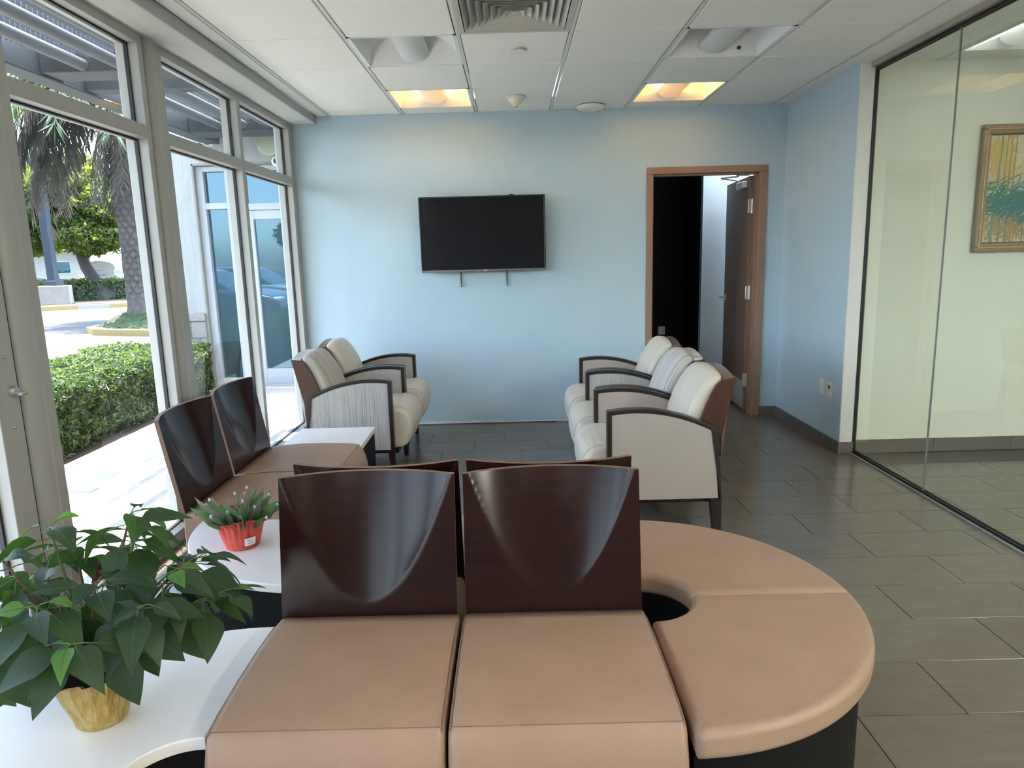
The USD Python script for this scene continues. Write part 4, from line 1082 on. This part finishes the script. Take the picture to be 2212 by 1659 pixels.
def leaves(cent, nrm, size, rng_, m=None, asp=0.5):
    """one diamond leaf per point"""
    n = len(cent)
    u = rng_.normal(size=(n, 3)); u /= np.linalg.norm(u, axis=1, keepdims=True)
    w = nrm + 0.9 * rng_.normal(size=(n, 3)); w /= np.linalg.norm(w, axis=1, keepdims=True)
    a = np.cross(u, w); a /= np.linalg.norm(a, axis=1, keepdims=True) + 1e-9
    b = np.cross(w, a)
    s = size * (0.6 + 0.8 * rng_.random((n, 1)))
    v = np.stack([cent - a * s, cent + b * s * asp - w * s * .12, cent + a * s, cent - b * s * asp - w * s * .12], 1).reshape(-1, 3)
    i = np.arange(n)[:, None] * 4
    return tm(v, np.vstack([i + [0, 1, 2], i + [0, 2, 3]]))

# the hedge by the walk
rh = np.random.default_rng(12)
t = thing('hedge', 'clipped green hedge along the paver walk outside the windows', 'hedge', (0, 0, -0.012))
HX0, HX1, HY0, HY1, HZ = -4.50, -3.50, 2.0, 8.02, 0.59
def lump(p, amp, sc, seed):
    return amp * (meshkit.fbm(p * sc, 3, seed) - 0.5)
N = 46000
face = rh.choice(4, N, p=[0.46, 0.40, 0.06, 0.08])
y = rh.uniform(HY0, HY1, N); x = rh.uniform(HX0, HX1, N); z = rh.uniform(0.02, HZ, N)
P = np.stack([x, y, z], 1); nn = np.zeros((N, 3))
P[face == 0, 2] = HZ; nn[face == 0] = (0, 0, 1)
P[face == 1, 0] = HX1; nn[face == 1] = (1, 0, 0.3)
P[face == 2, 0] = HX0; nn[face == 2] = (-1, 0, 0)
P[face == 3, 1] = HY1; nn[face == 3] = (0, 1, 0)
edge = np.clip((P[:, 2] - (HZ - 0.14)) / 0.14, 0, 1)
P[:, 0] -= np.where(face == 1, 0.10 * edge ** 2 + 0.05 * (P[:, 2] < 0.1), 0)
P[:, 2] -= np.where(face == 0, 0.10 * np.clip((P[:, 0] - (HX1 - 0.14)) / 0.14, 0, 1) ** 2, 0)
dsp = lump(P, 0.22, 3.2, 4) + lump(P, 0.10, 11, 8) - np.abs(rh.normal(size=N)) * 0.025
P += nn * dsp[:, None]
P[:, 2] = np.maximum(P[:, 2], 0.015)
part(t, 'foliage', leaves(P, nn, 0.0235, rh), 'hedge_leaf', False, kind='stuff')
core = rbox(HX0 + 0.10, HX1 - 0.13, HY0 + 0.08, HY1 - 0.10, 0.0, HZ - 0.11, 0.12, 3, 10)
part(t, 'twigs', core, 'twig_dark', True, label='dark twiggy inside')

# wing of the building with its own storefront
YW = 8.35
wg = thing('wall_wing', 'white stucco wing with a storefront across the walk', 'wall', kind=STR)
so_ = Polygon([(-3.97, -0.1), (-1.0, -0.1), (-1.0, 3.3), (-3.97, 3.3)]).difference(Polygon([(-3.60, -0.5), (-1.9, -0.5), (-1.9, 2.57), (-3.60, 2.57)]))
m = trimesh.creation.extrude_polygon(so_, 0.24, engine='earcut')
m.vertices = m.vertices[:, [0, 2, 1]] + [0, YW - 0.11, 0]; m.invert()
part(wg, 'stucco', m, 'stucco', False)
part(wg, 'reveal', join(box(-3.612, -3.592, YW - 0.115, YW - 0.03, 0.0, 2.575), box(-3.612, -1.9, YW - 0.115, YW - 0.03, 2.56, 2.582)), 'stucco_shaded', False, label='beige side of the storefront opening, its shade put into the colour')
part(wg, 'wainscot_cap', cbox(-3.985, -3.616, YW - 0.150, YW - 0.10, 0.80, 0.89, 0.008), 'ashlar', False)
for x0, x1, z0, z1 in ((-3.985, -3.80, 0.60, 0.795), (-3.797, -3.622, 0.60, 0.795), (-3.985, -3.70, 0.30, 0.597), (-3.697, -3.622, 0.30, 0.597), (-3.985, -3.78, 0.0, 0.297), (-3.777, -3.622, 0.0, 0.297)):
    part(wg, 'stone', cbox(x0, x1, YW - 0.140, YW - 0.10, z0, z1, 0.008), 'ashlar', False)
ww = thing('window_10', 'white framed tinted sidelight in the stucco wing', 'window', kind=STR)
def bar(x0, x1, z0, z1, y0=YW - 0.05, y1=YW + 0.07):
    return cbox(x0, x1, y0, y1, z0, z1, 0.003)
part(ww, 'stile', bar(-3.595, -3.515, 0, 2.555), 'storefront_white', False)
part(ww, 'stile', bar(-3.270, -3.19, 0, 2.555), 'storefront_white', False)
for z0, z1 in ((0, 0.10), (2.08, 2.15), (2.50, 2.555)):
    part(ww, 'rail', bar(-3.515, -3.27, z0, z1), 'storefront_white', False)
part(ww, 'pane', box(-3.515, -3.27, YW + 0.01, YW + 0.022, 0.10, 2.08), 'tinted_glass', False)
part(ww, 'pane', box(-3.515, -3.27, YW + 0.01, YW + 0.022, 2.15, 2.50), 'tinted_glass', False)
dd = thing('door_3', 'white framed glass door in the stucco wing', 'door', kind=STR)
part(dd, 'jamb', bar(-3.19, -3.055, 0, 2.555), 'storefront_white', False)
part(dd, 'jamb', bar(-2.05, -1.95, 0, 2.555), 'storefront_white', False)
part(dd, 'transom_bar', bar(-3.055, -2.05, 2.06, 2.135), 'storefront_white', False)
part(dd, 'door_head', bar(-3.055, -2.05, 2.50, 2.555), 'storefront_white', False)
part(dd, 'transom_pane', box(-3.055, -2.05, YW + 0.01, YW + 0.022, 2.135, 2.50), 'tinted_glass', False)
part(dd, 'stile', bar(-3.052, -2.985, 0.012, 2.055, YW - 0.035), 'storefront_white', False)
part(dd, 'stile', bar(-2.12, -2.053, 0.012, 2.055, YW - 0.035), 'storefront_white', False)
part(dd, 'rail', bar(-2.985, -2.12, 0.012, 0.20, YW - 0.035), 'storefront_white', False)
part(dd, 'rail', bar(-2.985, -2.12, 1.955, 2.055, YW - 0.035), 'storefront_white', False)
part(dd, 'pane', box(-2.985, -2.12, YW + 0.0, YW + 0.012, 0.20, 1.955), 'tinted_glass', False)
part(dd, 'threshold', cbox(-3.10, -2.0, YW - 0.10, YW + 0.08, -0.004, 0.012, 0.003), 'aluminium', False)
t = thing('wall_sconce', 'round pale green disc light on the stucco above the far door', 'wall light', (-2.700, YW - 0.11, 2.785))
part(t, 'disc', moved(lathe([(0, 0.052), (0.10, 0.048), (0.135, 0.036), (0.146, 0.020), (0.146, 0.0)], 40), (0, 0, 0), rx=math.pi / 2), 'sconce_green', 50)
part(t, 'bracket', moved(lathe([(0.055, 0.0), (0.055, 0.03), (0.03, 0.045)], 20), (0.07, 0.0, -0.205), rx=math.pi / 2), 'white_plastic', 40)
t = thing('security_camera', 'white dome security camera on the stucco wing', 'security camera', (-3.372, YW - 0.11, 2.80))
part(t, 'arm', join(tube([(0.02, 0.0, 0.0), (0.015, -0.05, 0.02), (0.0, -0.10, 0.025), (-0.03, -0.13, 0.0), (-0.055, -0.14, -0.03)], [0.035, 0.032, 0.03, 0.03, 0.036], 12)), 'white_plastic', True)
part(t, 'dome', moved(trimesh.creation.icosphere(3, 0.042), (-0.062, -0.142, -0.045)), 'camera_dome', True)

# pergola over the walk
pg = thing('pergola', 'slate grey pergola of long tubes over the paver walk', 'pergola', (0, 0, 0))
part(pg, 'outer_beam', cbox(-3.42, -3.25, -3, 8.22, 2.78, 3.12, 0.008), 'canopy_grey', False)
part(pg, 'wall_beam', cbox(-2.10, -1.96, -3, 6.3, 2.78, 3.12, 0.008), 'canopy_grey', False)
for y0, y1 in ((1.85, 2.10), (5.18, 5.44), (5.70, 5.86)):
    part(pg, 'cross_beam', cbox(-3.25, -2.10, y0, y1, 2.80, 3.05, 0.006), 'canopy_grey', False)
part(pg, 'cross_beam', cbox(-3.25, -1.99, 7.46, 7.80, 2.78, 3.10, 0.006), 'canopy_grey', False, label='deep grey fascia over the far door')
part(pg, 'roof_sheet', box(-3.25, -1.99, 7.62, 8.22, 3.0, 3.06), 'canopy_grey', False)
def tubes(xs, y0, y1, r, z):
    for x in xs:
        p = part(pg, 'tube', tube([(x, y0, z), (x, (y0 + y1) / 2, z), (x, y1, z)], r, 20), 'tube_grey', 40)
tubes((-2.950, -2.690, -2.430, -2.175), -2.5, 5.20, 0.040, 2.845)
tubes((-2.950, -2.690, -2.430, -2.175), 5.84, 7.48, 0.040, 2.845)
for x in (-3.21, -2.950, -2.690, -2.430):
    # thin upright blades across each gap, with a slot left open along one tube
    for ya_, yb_ in ((1.0, 5.17), (5.88, 7.44)):
        ms = [join(box(x + 0.052, x + 0.246, yy_, yy_ + 0.005, 2.885, 2.955), box(x + 0.036, x + 0.053, yy_ + 0.004, yy_ + 0.022, 2.900, 2.904)) for yy_ in np.arange(ya_, yb_, 0.046)]
        part(pg, 'blade_row', join(*ms), 'tube_grey', False, kind='stuff')
for x in (-3.07, -2.82, -2.56):
    part(pg, 'conduit', tube([(x, 5.86, 2.93), (x, 6.6, 2.93), (x, 7.46, 2.93)], 0.022, 10), 'slat_white', True)
part(pg, 'flood_lamp', join(rbox(-3.20, -3.12, 4.46, 4.60, 2.70, 2.725, 0.008, 2, 2), box(-3.168, -3.152, 4.52, 4.54, 2.725, 2.80)), 'slat_white', 40)

# the planted island with the palm
def kerb_run(t, pts, w, hgt, mats):
    """kerb stones along a polyline, one mesh each"""
    for k in range(len(pts) - 1):
        a, b = np.array(pts[k], float), np.array(pts[k + 1], float)
        d_ = (b - a) / np.linalg.norm(b - a)
        n_ = np.array([-d_[1], d_[0]])
        o = [a - d_ * 0.004, b + d_ * 0.004]
        q = [o[0], o[1], o[1] + n_ * w, o[0] + n_ * w]
        part(t, 'kerb_stone', prism(q, -0.13, -0.10 + hgt, 'xy', 0.012, 2), mats[k % len(mats)], 40)
t = thing('planted_island', 'grassy kerbed island around the palm trunk', 'traffic island', kind=None)
isl = [(-10.35, 17.7), (-10.28, 16.75), (-9.75, 16.15), (-8.85, 15.75), (-6.2, 14.9), (-2.5, 14.2), (0.5, 20.0), (-3.0, 24.0), (-8.5, 23.2), (-11.2, 21.8), (-11.6, 20.4)]
part(t, 'turf', prism(inset(isl, 0.14) if True else isl, -0.12, 0.035, 'xy'), 'lawn', False)
kerb_run(t, isl + [isl[0]], 0.17, 0.15, ['kerb_yellow', 'kerb_yellow', 'kerb_yellow', 'kerb_yellow', 'kerb_grey', 'kerb_grey', 'kerb_grey', 'kerb_grey', 'kerb_yellow', 'kerb_yellow', 'kerb_yellow'])
rg = np.random.default_rng(21)
N = 9000
gx, gy = rg.uniform(-11, -4, N), rg.uniform(15.4, 22.5, N)
from shapely import contains_xy
ok = contains_xy(Polygon(inset(isl, 0.3)), gx, gy)
C = np.stack([gx, gy, np.full(N, 0.055)], 1)[ok]
C[:, 2] += 0.10 * np.exp(-((C[:, 0] + 10.3) ** 2 + (C[:, 1] - 19.5) ** 2) / 2.5)
part(t, 'grass', leaves(C, np.tile([0.3, -0.9, 0.2], (len(C), 1)), 0.085, rg, asp=0.25), 'grass_blade', False, kind='stuff')

t = thing('palm_tree', 'stout palm with scaly trunk and a skirt of dead fronds', 'palm tree', (-10.35, 19.55, 0.0))
zs = np.linspace(-0.02, 6.4, 330); na = 96
aa = np.arange(na) * 2 * math.pi / na
Z, A = np.meshgrid(zs, aa, indexing='ij')
rad = 0.285 + 0.16 * np.exp(-Z / 0.35) + 0.03 * np.clip((Z - 3.2) / 3, 0, 1)
ph = Z * 6.2
cellu = (A / (2 * math.pi) * 10 + ph * 0.5) % 1.0
cellv = (-A / (2 * math.pi) * 10 + ph * 0.5) % 1.0
rad = rad + 0.060 * np.clip(np.minimum(np.minimum(cellu, 1 - cellu), np.minimum(cellv, 1 - cellv)) * 4.0, 0, 1) * np.clip((Z - 0.35) / 0.4, 0.25, 1) + 0.02 * (meshkit.noise(np.stack([A * 5, Z * 9, A * 0], -1)) - .5)
T3 = np.stack([rad * np.cos(A), rad * np.sin(A), Z], -1)
T3 = np.concatenate([T3, T3[:, :1]], 1)
gm = grid(T3)
if ((gm.triangles_center[:, :2]) * gm.face_normals[:, :2]).sum() < 0: gm.invert()
part(t, 'trunk', gm, 'palm_bark', 50)
rpm = np.random.default_rng(77)
def frond(az, z0, elev, L, sag, nl, ll, m, width=0.018):
    s = np.linspace(0, 1, 14)
    c, s_ = math.cos(az), math.sin(az)
    hx = L * s * math.cos(elev) * (1 - 0.25 * s)
    hz = L * s * math.sin(elev) - sag * L * s ** 2.0
    P_ = np.stack([0.26 * c + hx * c, 0.26 * s_ + hx * s_, z0 + hz], 1)
    ms = [tube(P_, np.linspace(0.03, 0.008, 14), 5)]
    k = rpm.random(nl) * 0.9 + 0.1
    base = np.stack([np.interp(k, s, P_[:, i]) for i in range(3)], 1)
    sd = np.where(rpm.random(nl) < 0.5, 1, -1)
    side = np.stack([-s_ * sd, c * sd, np.zeros(nl)], 1)
    fwd_ = np.gradient(P_, axis=0); fwd_ /= np.linalg.norm(fwd_, axis=1, keepdims=True)
    fk = np.stack([np.interp(k, s, fwd_[:, i]) for i in range(3)], 1)
    dv = side * 0.55 + fk * 0.45 + np.array([0, 0, -0.75 if m == 'frond_dead' else -0.45]) + 0.15 * rpm.normal(size=(nl, 3))
    dv /= np.linalg.norm(dv, axis=1, keepdims=True)
    l = ll * (1.05 - 0.6 * np.abs(k - 0.45)) * (0.8 + 0.4 * rpm.random(nl))
    tip = base + dv * l[:, None]
    nn_ = np.cross(dv, fk); nn_ /= np.linalg.norm(nn_, axis=1, keepdims=True) + 1e-9
    sw = np.cross(dv, nn_) * width
    midp = base + dv * l[:, None] * 0.45
    v = np.stack([base, midp + sw, tip, midp - sw], 1).reshape(-1, 3)
    i = np.arange(nl)[:, None] * 4
    ms.append(tm(v, np.vstack([i + [0, 1, 2], i + [0, 2, 3]])))
    return join(*ms)
for k in range(22):
    part(t, 'dead_frond', frond(k * 2.4 + 0.3, 5.0 + 0.9 * rpm.random(), -0.9 - 0.45 * rpm.random(), 1.5 + 0.9 * rpm.random(), 0.15, 70, 0.45, 'frond_dead', 0.022), 'frond_dead', False)
for k in range(20):
    part(t, 'dead_frond', frond(math.radians(150 + 80 * rpm.random()), 6.0 + 0.4 * rpm.random(), 0.25 - 0.35 * rpm.random(), 2.4 + 1.4 * rpm.random(), 0.85, 130, 0.75, 'frond_dead', 0.022), 'frond_dead', False)
for k in range(34):
    part(t, 'green_frond', frond(k * 2.39996, 6.2 + 0.4 * rpm.random(), 0.75 - 0.75 * rpm.random(), 3.6 + 0.8 * rpm.random(), 0.55 + 0.2 * rpm.random(), 150, 0.75, 'frond_green', 0.020), 'frond_green', False)

# far verge: kerb, bed, hedge, lamp post, sign, tree
t = thing('far_verge', 'strip of bare ground behind the yellow kerb across the lot', 'verge', kind=STR)
part(t, 'soil', prism([(-24, 23.0), (-12.2, 29.0), (-8, 31.4), (-14, 37.5), (-30, 37.5)], -0.12, 0.0, 'xy'), 'earth', False)
fa, fb = np.array([-22.0, 23.4]), np.array([-9.0, 30.6])
pts = [tuple(fa + (fb - fa) * s) for s in np.linspace(0, 1, 15)]
kerb_run(t, pts[::-1], -0.22, 0.16, ['kerb_yellow', 'kerb_yellow', 'kerb_white', 'kerb_yellow', 'kerb_yellow'])
t = thing('light_pole', 'dark blue parking lot light pole on a square concrete base', 'light pole', (-18.75, 28.85, -0.02))
m = cbox(-0.56, 0.56, -0.56, 0.56, 0, 0.78, 0.03)
m.apply_transform(trimesh.transformations.rotation_matrix(0.45, (0, 0, 1)))
part(t, 'footing', m, 'concrete', False)
part(t, 'pole', prism([(-0.15, -0.15), (0.15, -0.15), (0.15, 0.15), (-0.15, 0.15)], 0.78, 9.0, 'xy', 0.02, 2), 'pole_blue', 40)
part(t, 'base_cover', cbox(-0.26, 0.26, -0.26, 0.26, 0.78, 0.98, 0.02), 'pole_blue', False)
part(t, 'lamp_head', rbox(-0.25, 0.9, -0.2, 0.2, 8.9, 9.05, 0.05, 2, 2), 'pole_blue', 40)

t = thing('monument_sign', 'white arched roadside sign behind the tilted tree trunk', 'sign', (-19.55, 33.55, 0.0), 27.0)
pf = [(-0.62, 0), (0.62, 0), (0.62, 1.34), (0.66, 1.36), (0.66, 1.44)] + [(0.66 * math.cos(q), 1.44 + 0.30 * math.sin(q)) for q in np.linspace(0.15, math.pi - 0.15, 13)] + [(-0.66, 1.44), (-0.66, 1.36), (-0.62, 1.34)]
part(t, 'slab', prism(pf, -0.22, 0.9, 'xz', 0.015), 'sign_white', 40)
part(t, 'plinth_line', box(-0.625, 0.625, -0.226, -0.219, 0.33, 0.345), 'sign_ink', False)
sw = [(-0.22, 1.235), (-0.10, 1.27), (0.06, 1.28), (0.24, 1.315), (0.08, 1.305), (-0.08, 1.30)]
part(t, 'logo', prism(sw, -0.228, -0.219, 'xz'), 'sign_ink', False, label='small dark swoosh emblem')
x_ = -0.34
for k, w_ in enumerate((0.09, 0.06, 0.11, 0.07, 0.08, 0.10, 0.07)):
    part(t, 'lettering', box(x_, x_ + w_ - 0.02, -0.227, -0.219, 1.05, 1.115), 'sign_ink', False)
    x_ += w_ + 0.012

def tree(name, label, loc, trunk, blobs, n, size, m, seed, bark='bark'):
    t = thing(name, label, 'tree', loc, 0)
    for pts_, rad_ in trunk:
        part(t, 'trunk' if pts_ is trunk[0][0] else 'branch', tube(pts_, rad_, 10), bark, True)
    r = np.random.default_rng(seed)
    C_, N_ = [], []
    vol = np.array([b[3] * b[4] * b[5] for b in blobs]); vol /= vol.sum()
    for b, f_ in zip(blobs, vol):
        k = int(n * f_)
        u = r.normal(size=(k, 3)); u /= np.linalg.norm(u, axis=1, keepdims=True)
        rr2 = (0.45 + 0.55 * r.random((k, 1)) ** 0.5) * (0.85 + 0.4 * (meshkit.noise(u * 3 + seed + b[0])[:, None] - 0.5))
        C_.append(np.array(b[:3]) + u * rr2 * np.array(b[3:])); N_.append(u)
    part(t, 'crown', leaves(np.vstack(C_), np.vstack(N_), size, r, asp=0.6), m, False, kind='stuff')
    return t
tree('leafy_tree', 'leafy tree with a tilted trunk beside the roadside sign', (-18.75, 32.0, 0.0),
     [([(0.35, 0.1, 0), (-0.05, 0.0, 0.6), (-0.5, 0, 1.5), (-0.75, 0, 2.4), (-0.9, 0.2, 4.0)], [0.42, 0.30, 0.24, 0.20, 0.12]),
      ([(-0.6, 0, 1.8), (0.1, 0.3, 2.6), (0.9, 0.3, 3.6)], [0.16, 0.12, 0.06]), ([(-0.75, 0, 2.2), (-1.6, -0.3, 2.9), (-2.4, -0.3, 3.8)], [0.15, 0.11, 0.05])],
     [(-1.0, 0, 5.2, 2.3, 2.3, 1.6), (0.7, 0.2, 4.1, 1.9, 2.0, 1.5), (-2.7, -0.2, 4.3, 2.0, 2.0, 1.7), (0.2, -0.5, 2.75, 1.7, 1.5, 0.95), (-2.9, 0.4, 2.75, 1.6, 1.6, 0.9), (-1.2, 0.4, 3.3, 2.0, 1.8, 1.3), (1.6, 0.5, 3.0, 1.0, 1.2, 0.9)],
     42000, 0.095, 'tree_leaf', 5)
for k, (x, y, s, lab) in enumerate(((-46, 62, 1.3, 'tall hazy tree far across the road, left of the light pole'), (-36, 66, 1.1, 'hazy tree across the road straight behind the leafy tree'), (-27, 62, 1.0, 'hazy tree across the road near the palm trunk'), (-56, 54, 1.5, 'broad far tree at the edge of the window view'))):
    tree('distant_tree', lab, (x, y, -0.1), [([(0, 0, 0), (0.1, 0, 2 * s), (0, 0.1, 4 * s)], [0.4, 0.3, 0.15])],
         [(0, 0, 5.6 * s, 3.6 * s, 3.4 * s, 2.6 * s), (2.2 * s, 0.3, 4.6 * s, 2.4 * s, 2.2 * s, 1.8 * s), (-2.4 * s, -0.2, 4.5 * s, 2.5 * s, 2.2 * s, 1.9 * s)], 5000, 0.30, 'far_leaf', 30 + k)
# trees and hedge behind the viewer, mirrored in the far storefront
for k, (x, y, s, lab) in enumerate(((-36, -52, 1.25, 'tree in the lot mirrored in the far door glass'), (-50, -40, 1.3, 'tree in the lot mirrored in the far sidelight'), (-22, -62, 1.2, 'tree beyond the lot mirrored in the far storefront'))):
    tree('lot_tree', lab, (x, y, -0.1), [([(0, 0, 0), (0.1, 0, 2 * s), (0, 0.1, 4 * s)], [0.35, 0.25, 0.15])],
         [(0, 0, 4.6 * s, 2.6 * s, 2.6 * s, 2.0 * s), (1.6 * s, 0.3, 3.8 * s, 1.9 * s, 1.8 * s, 1.4 * s), (-1.8 * s, -0.2, 3.7 * s, 1.9 * s, 1.8 * s, 1.4 * s)], 5000, 0.22, 'far_leaf', 60 + k)

rf = np.random.default_rng(55)
t = thing('roadside_hedge', 'dark hedge along the road behind the light pole', 'hedge', (0, 0, 0))
ha, hb_ = np.array([-25.0, 27.5]), np.array([-11.5, 36.8])
N = 14000
s = rf.random(N); up = rf.random(N)
dirn_ = (hb_ - ha) / np.linalg.norm(hb_ - ha); nrm_ = np.array([dirn_[1], -dirn_[0]])
base = ha + (hb_ - ha) * s[:, None]
topm = rf.random(N) < 0.3
off = np.where(topm, -rf.random(N) * 1.0, 0.0) + 0.12 * rf.normal(size=N)
P = np.column_stack([base + nrm_ * off[:, None], np.where(topm, 0.86 + 0.05 * rf.normal(size=N), up * 0.86)])
nn = np.where(topm[:, None], [0, 0, 1.0], [nrm_[0], nrm_[1], 0.2])
part(t, 'foliage', leaves(P, nn, 0.075, rf, asp=0.6), 'hedge_leaf', False, kind='stuff')
q = [ha - nrm_ * 0.12, hb_ - nrm_ * 0.12, hb_ - nrm_ * 1.0, ha - nrm_ * 1.0]
part(t, 'twigs', prism(q, 0.0, 0.78, 'xy'), 'twig_dark', False)

# road, house, cars beyond
rd = thing('road', 'pale sunlit road beyond the roadside hedge', 'road', kind=STR)
rdv = np.array([[-75, 22], [-16, 66], [-30, 84], [-90, 40]], float)
part(rd, 'carriageway', prism(rdv, -0.12, -0.085, 'xy'), 'kerb_grey', False)
t = thing('distant_house', 'pale building with a grey hipped roof across the road', 'building', (-48.5, 67.5, -0.1), 36)
part(t, 'wall', box(-7, 7, -3, 3, 0, 3.2), 'stucco', False)
hv = [(-7.6, -3.6, 3.2), (7.6, -3.6, 3.2), (7.6, 3.6, 3.2), (-7.6, 3.6, 3.2), (-4, 0, 5.2), (4, 0, 5.2)]
part(t, 'roof', tm(hv, [(0, 1, 5), (0, 5, 4), (1, 2, 5), (2, 3, 4), (2, 4, 5), (3, 0, 4), (0, 2, 1), (0, 3, 2)]), 'roof_tile', False)
for x in (-5, -2, 1, 4):
    p = part(t, 'window', box(x, x + 1.3, -3.05, -2.95, 1.0, 2.2), 'storefront_white', False)
    part(p, 'pane', box(x + 0.08, x + 1.22, -3.07, -3.04, 1.08, 2.12), 'tinted_glass', False)

def car(label, loc, rz, m, glass='car_glass'):
    t = thing('parked_car' if loc[0] > -15 else 'passing_car', label, 'car', loc, rz)
    L = 2.25
    low = [(-L, 0.42), (-L + .05, 0.28), (-1.8, 0.22), (1.75, 0.22), (L - .05, 0.30), (L, 0.45), (L - .03, 0.66), (L - .25, 0.80), (1.10, 0.95), (-1.75, 1.00), (-L + .08, 0.95), (-L, 0.70)]
    b = prism(low, -0.86, 0.86, 'xz', 0.09, 3)
    part(t, 'body', b, m, 40)
    cab = [(1.12, 0.93), (0.35, 1.38), (0.05, 1.43), (-1.0, 1.43), (-1.35, 1.36), (-1.95, 0.97)]
    cb = prism(cab, -0.80, 0.80, 'xz', 0.05, 2)
    k = np.clip((cb.vertices[:, 2] - 0.93) / 0.5, 0, 1)
    cb.vertices[:, 1] *= 1 - 0.17 * k
    part(t, 'cabin_glass', cb, glass, 40)
    rf_ = prism([(0.33, 1.385), (0.05, 1.44), (-1.0, 1.445), (-1.36, 1.37), (-1.0, 1.40), (0.05, 1.40)], -0.66, 0.66, 'xz', 0.01)
    part(t, 'car_roof', rf_, m, 40)
    for x in (-1.42, 1.38):
        for s in (-1, 1):
            w = moved(lathe([(0.0, -0.10), (0.2, -0.10), (0.30, -0.10), (0.325, -0.07), (0.325, 0.07), (0.30, 0.10), (0.2, 0.10), (0, 0.10)][::-1], 20), (x, s * 0.79, 0.325), rx=math.pi / 2)
            p = part(t, 'wheel', w, 'tyre', 40)
            part(p, 'hub', moved(lathe([(0, -0.105), (0.18, -0.102), (0.19, -0.10)][::-1] , 16), (x, s * 0.79 , 0.325), rx=s * math.pi / 2), 'steel', 40)
    for s in (-1, 1):
        part(t, 'headlamp', rbox(L - .22, L - .02, s * 0.62 - 0.17, s * 0.62 + 0.17, 0.62, 0.76, 0.05, 2, 2), 'sticker', 40)
        part(t, 'tail_lamp', rbox(-L - .01, -L + .14, s * 0.66 - 0.13, s * 0.66 + 0.13, 0.72, 0.88, 0.04, 2, 2), 'lens_red', 40)
    part(t, 'bumper', rbox(L - .08, L + .05, -0.80, 0.80, 0.30, 0.46, 0.05, 2, 2), m, 40)
    return t
car('white car parked nose to the hedge, showing beside the wide jamb', (-7.27, 6.74, -0.1), 8, 'car_white')
car('dark blue car parked in the lot, mirrored in the far storefront', (-7.6, -0.6, -0.1), 4, 'car_blue')
car('silver car parked in the lot, mirrored in the far storefront', (-7.7, -3.8, -0.1), 3, 'car_silver')
car('dark car on the road left of the light pole', (-38.6, 55.2, -0.1), 37, 'car_blue')
car('white car with teal windows on the road right of the light pole', (-33.6, 58.9, -0.1), 37, 'car_white', 'car_teal')
# overhead wires mirrored in the far transom
t = thing('utility_line', 'utility pole and wires beside the parking lot, mirrored in the far glass', 'utility line', (-26, -30, -0.1))
part(t, 'pole', cyl(0, 0, 0, 10.5, 0.16, 12), 'bark', 40)
part(t, 'pole', cyl(-30, 60, 0, 10.5, 0.16, 12), 'bark', 40)
for z in (8.6, 9.6):
    s = np.linspace(-1.5, 1.5, 40)
    part(t, 'wire', tube(np.stack([-15 - 15 * s * 1.0, 30 + 30 * s, z - 1.2 + 1.2 * np.minimum(1, np.abs(s)) ** 2], 1), 0.035, 5), 'tyre', True)
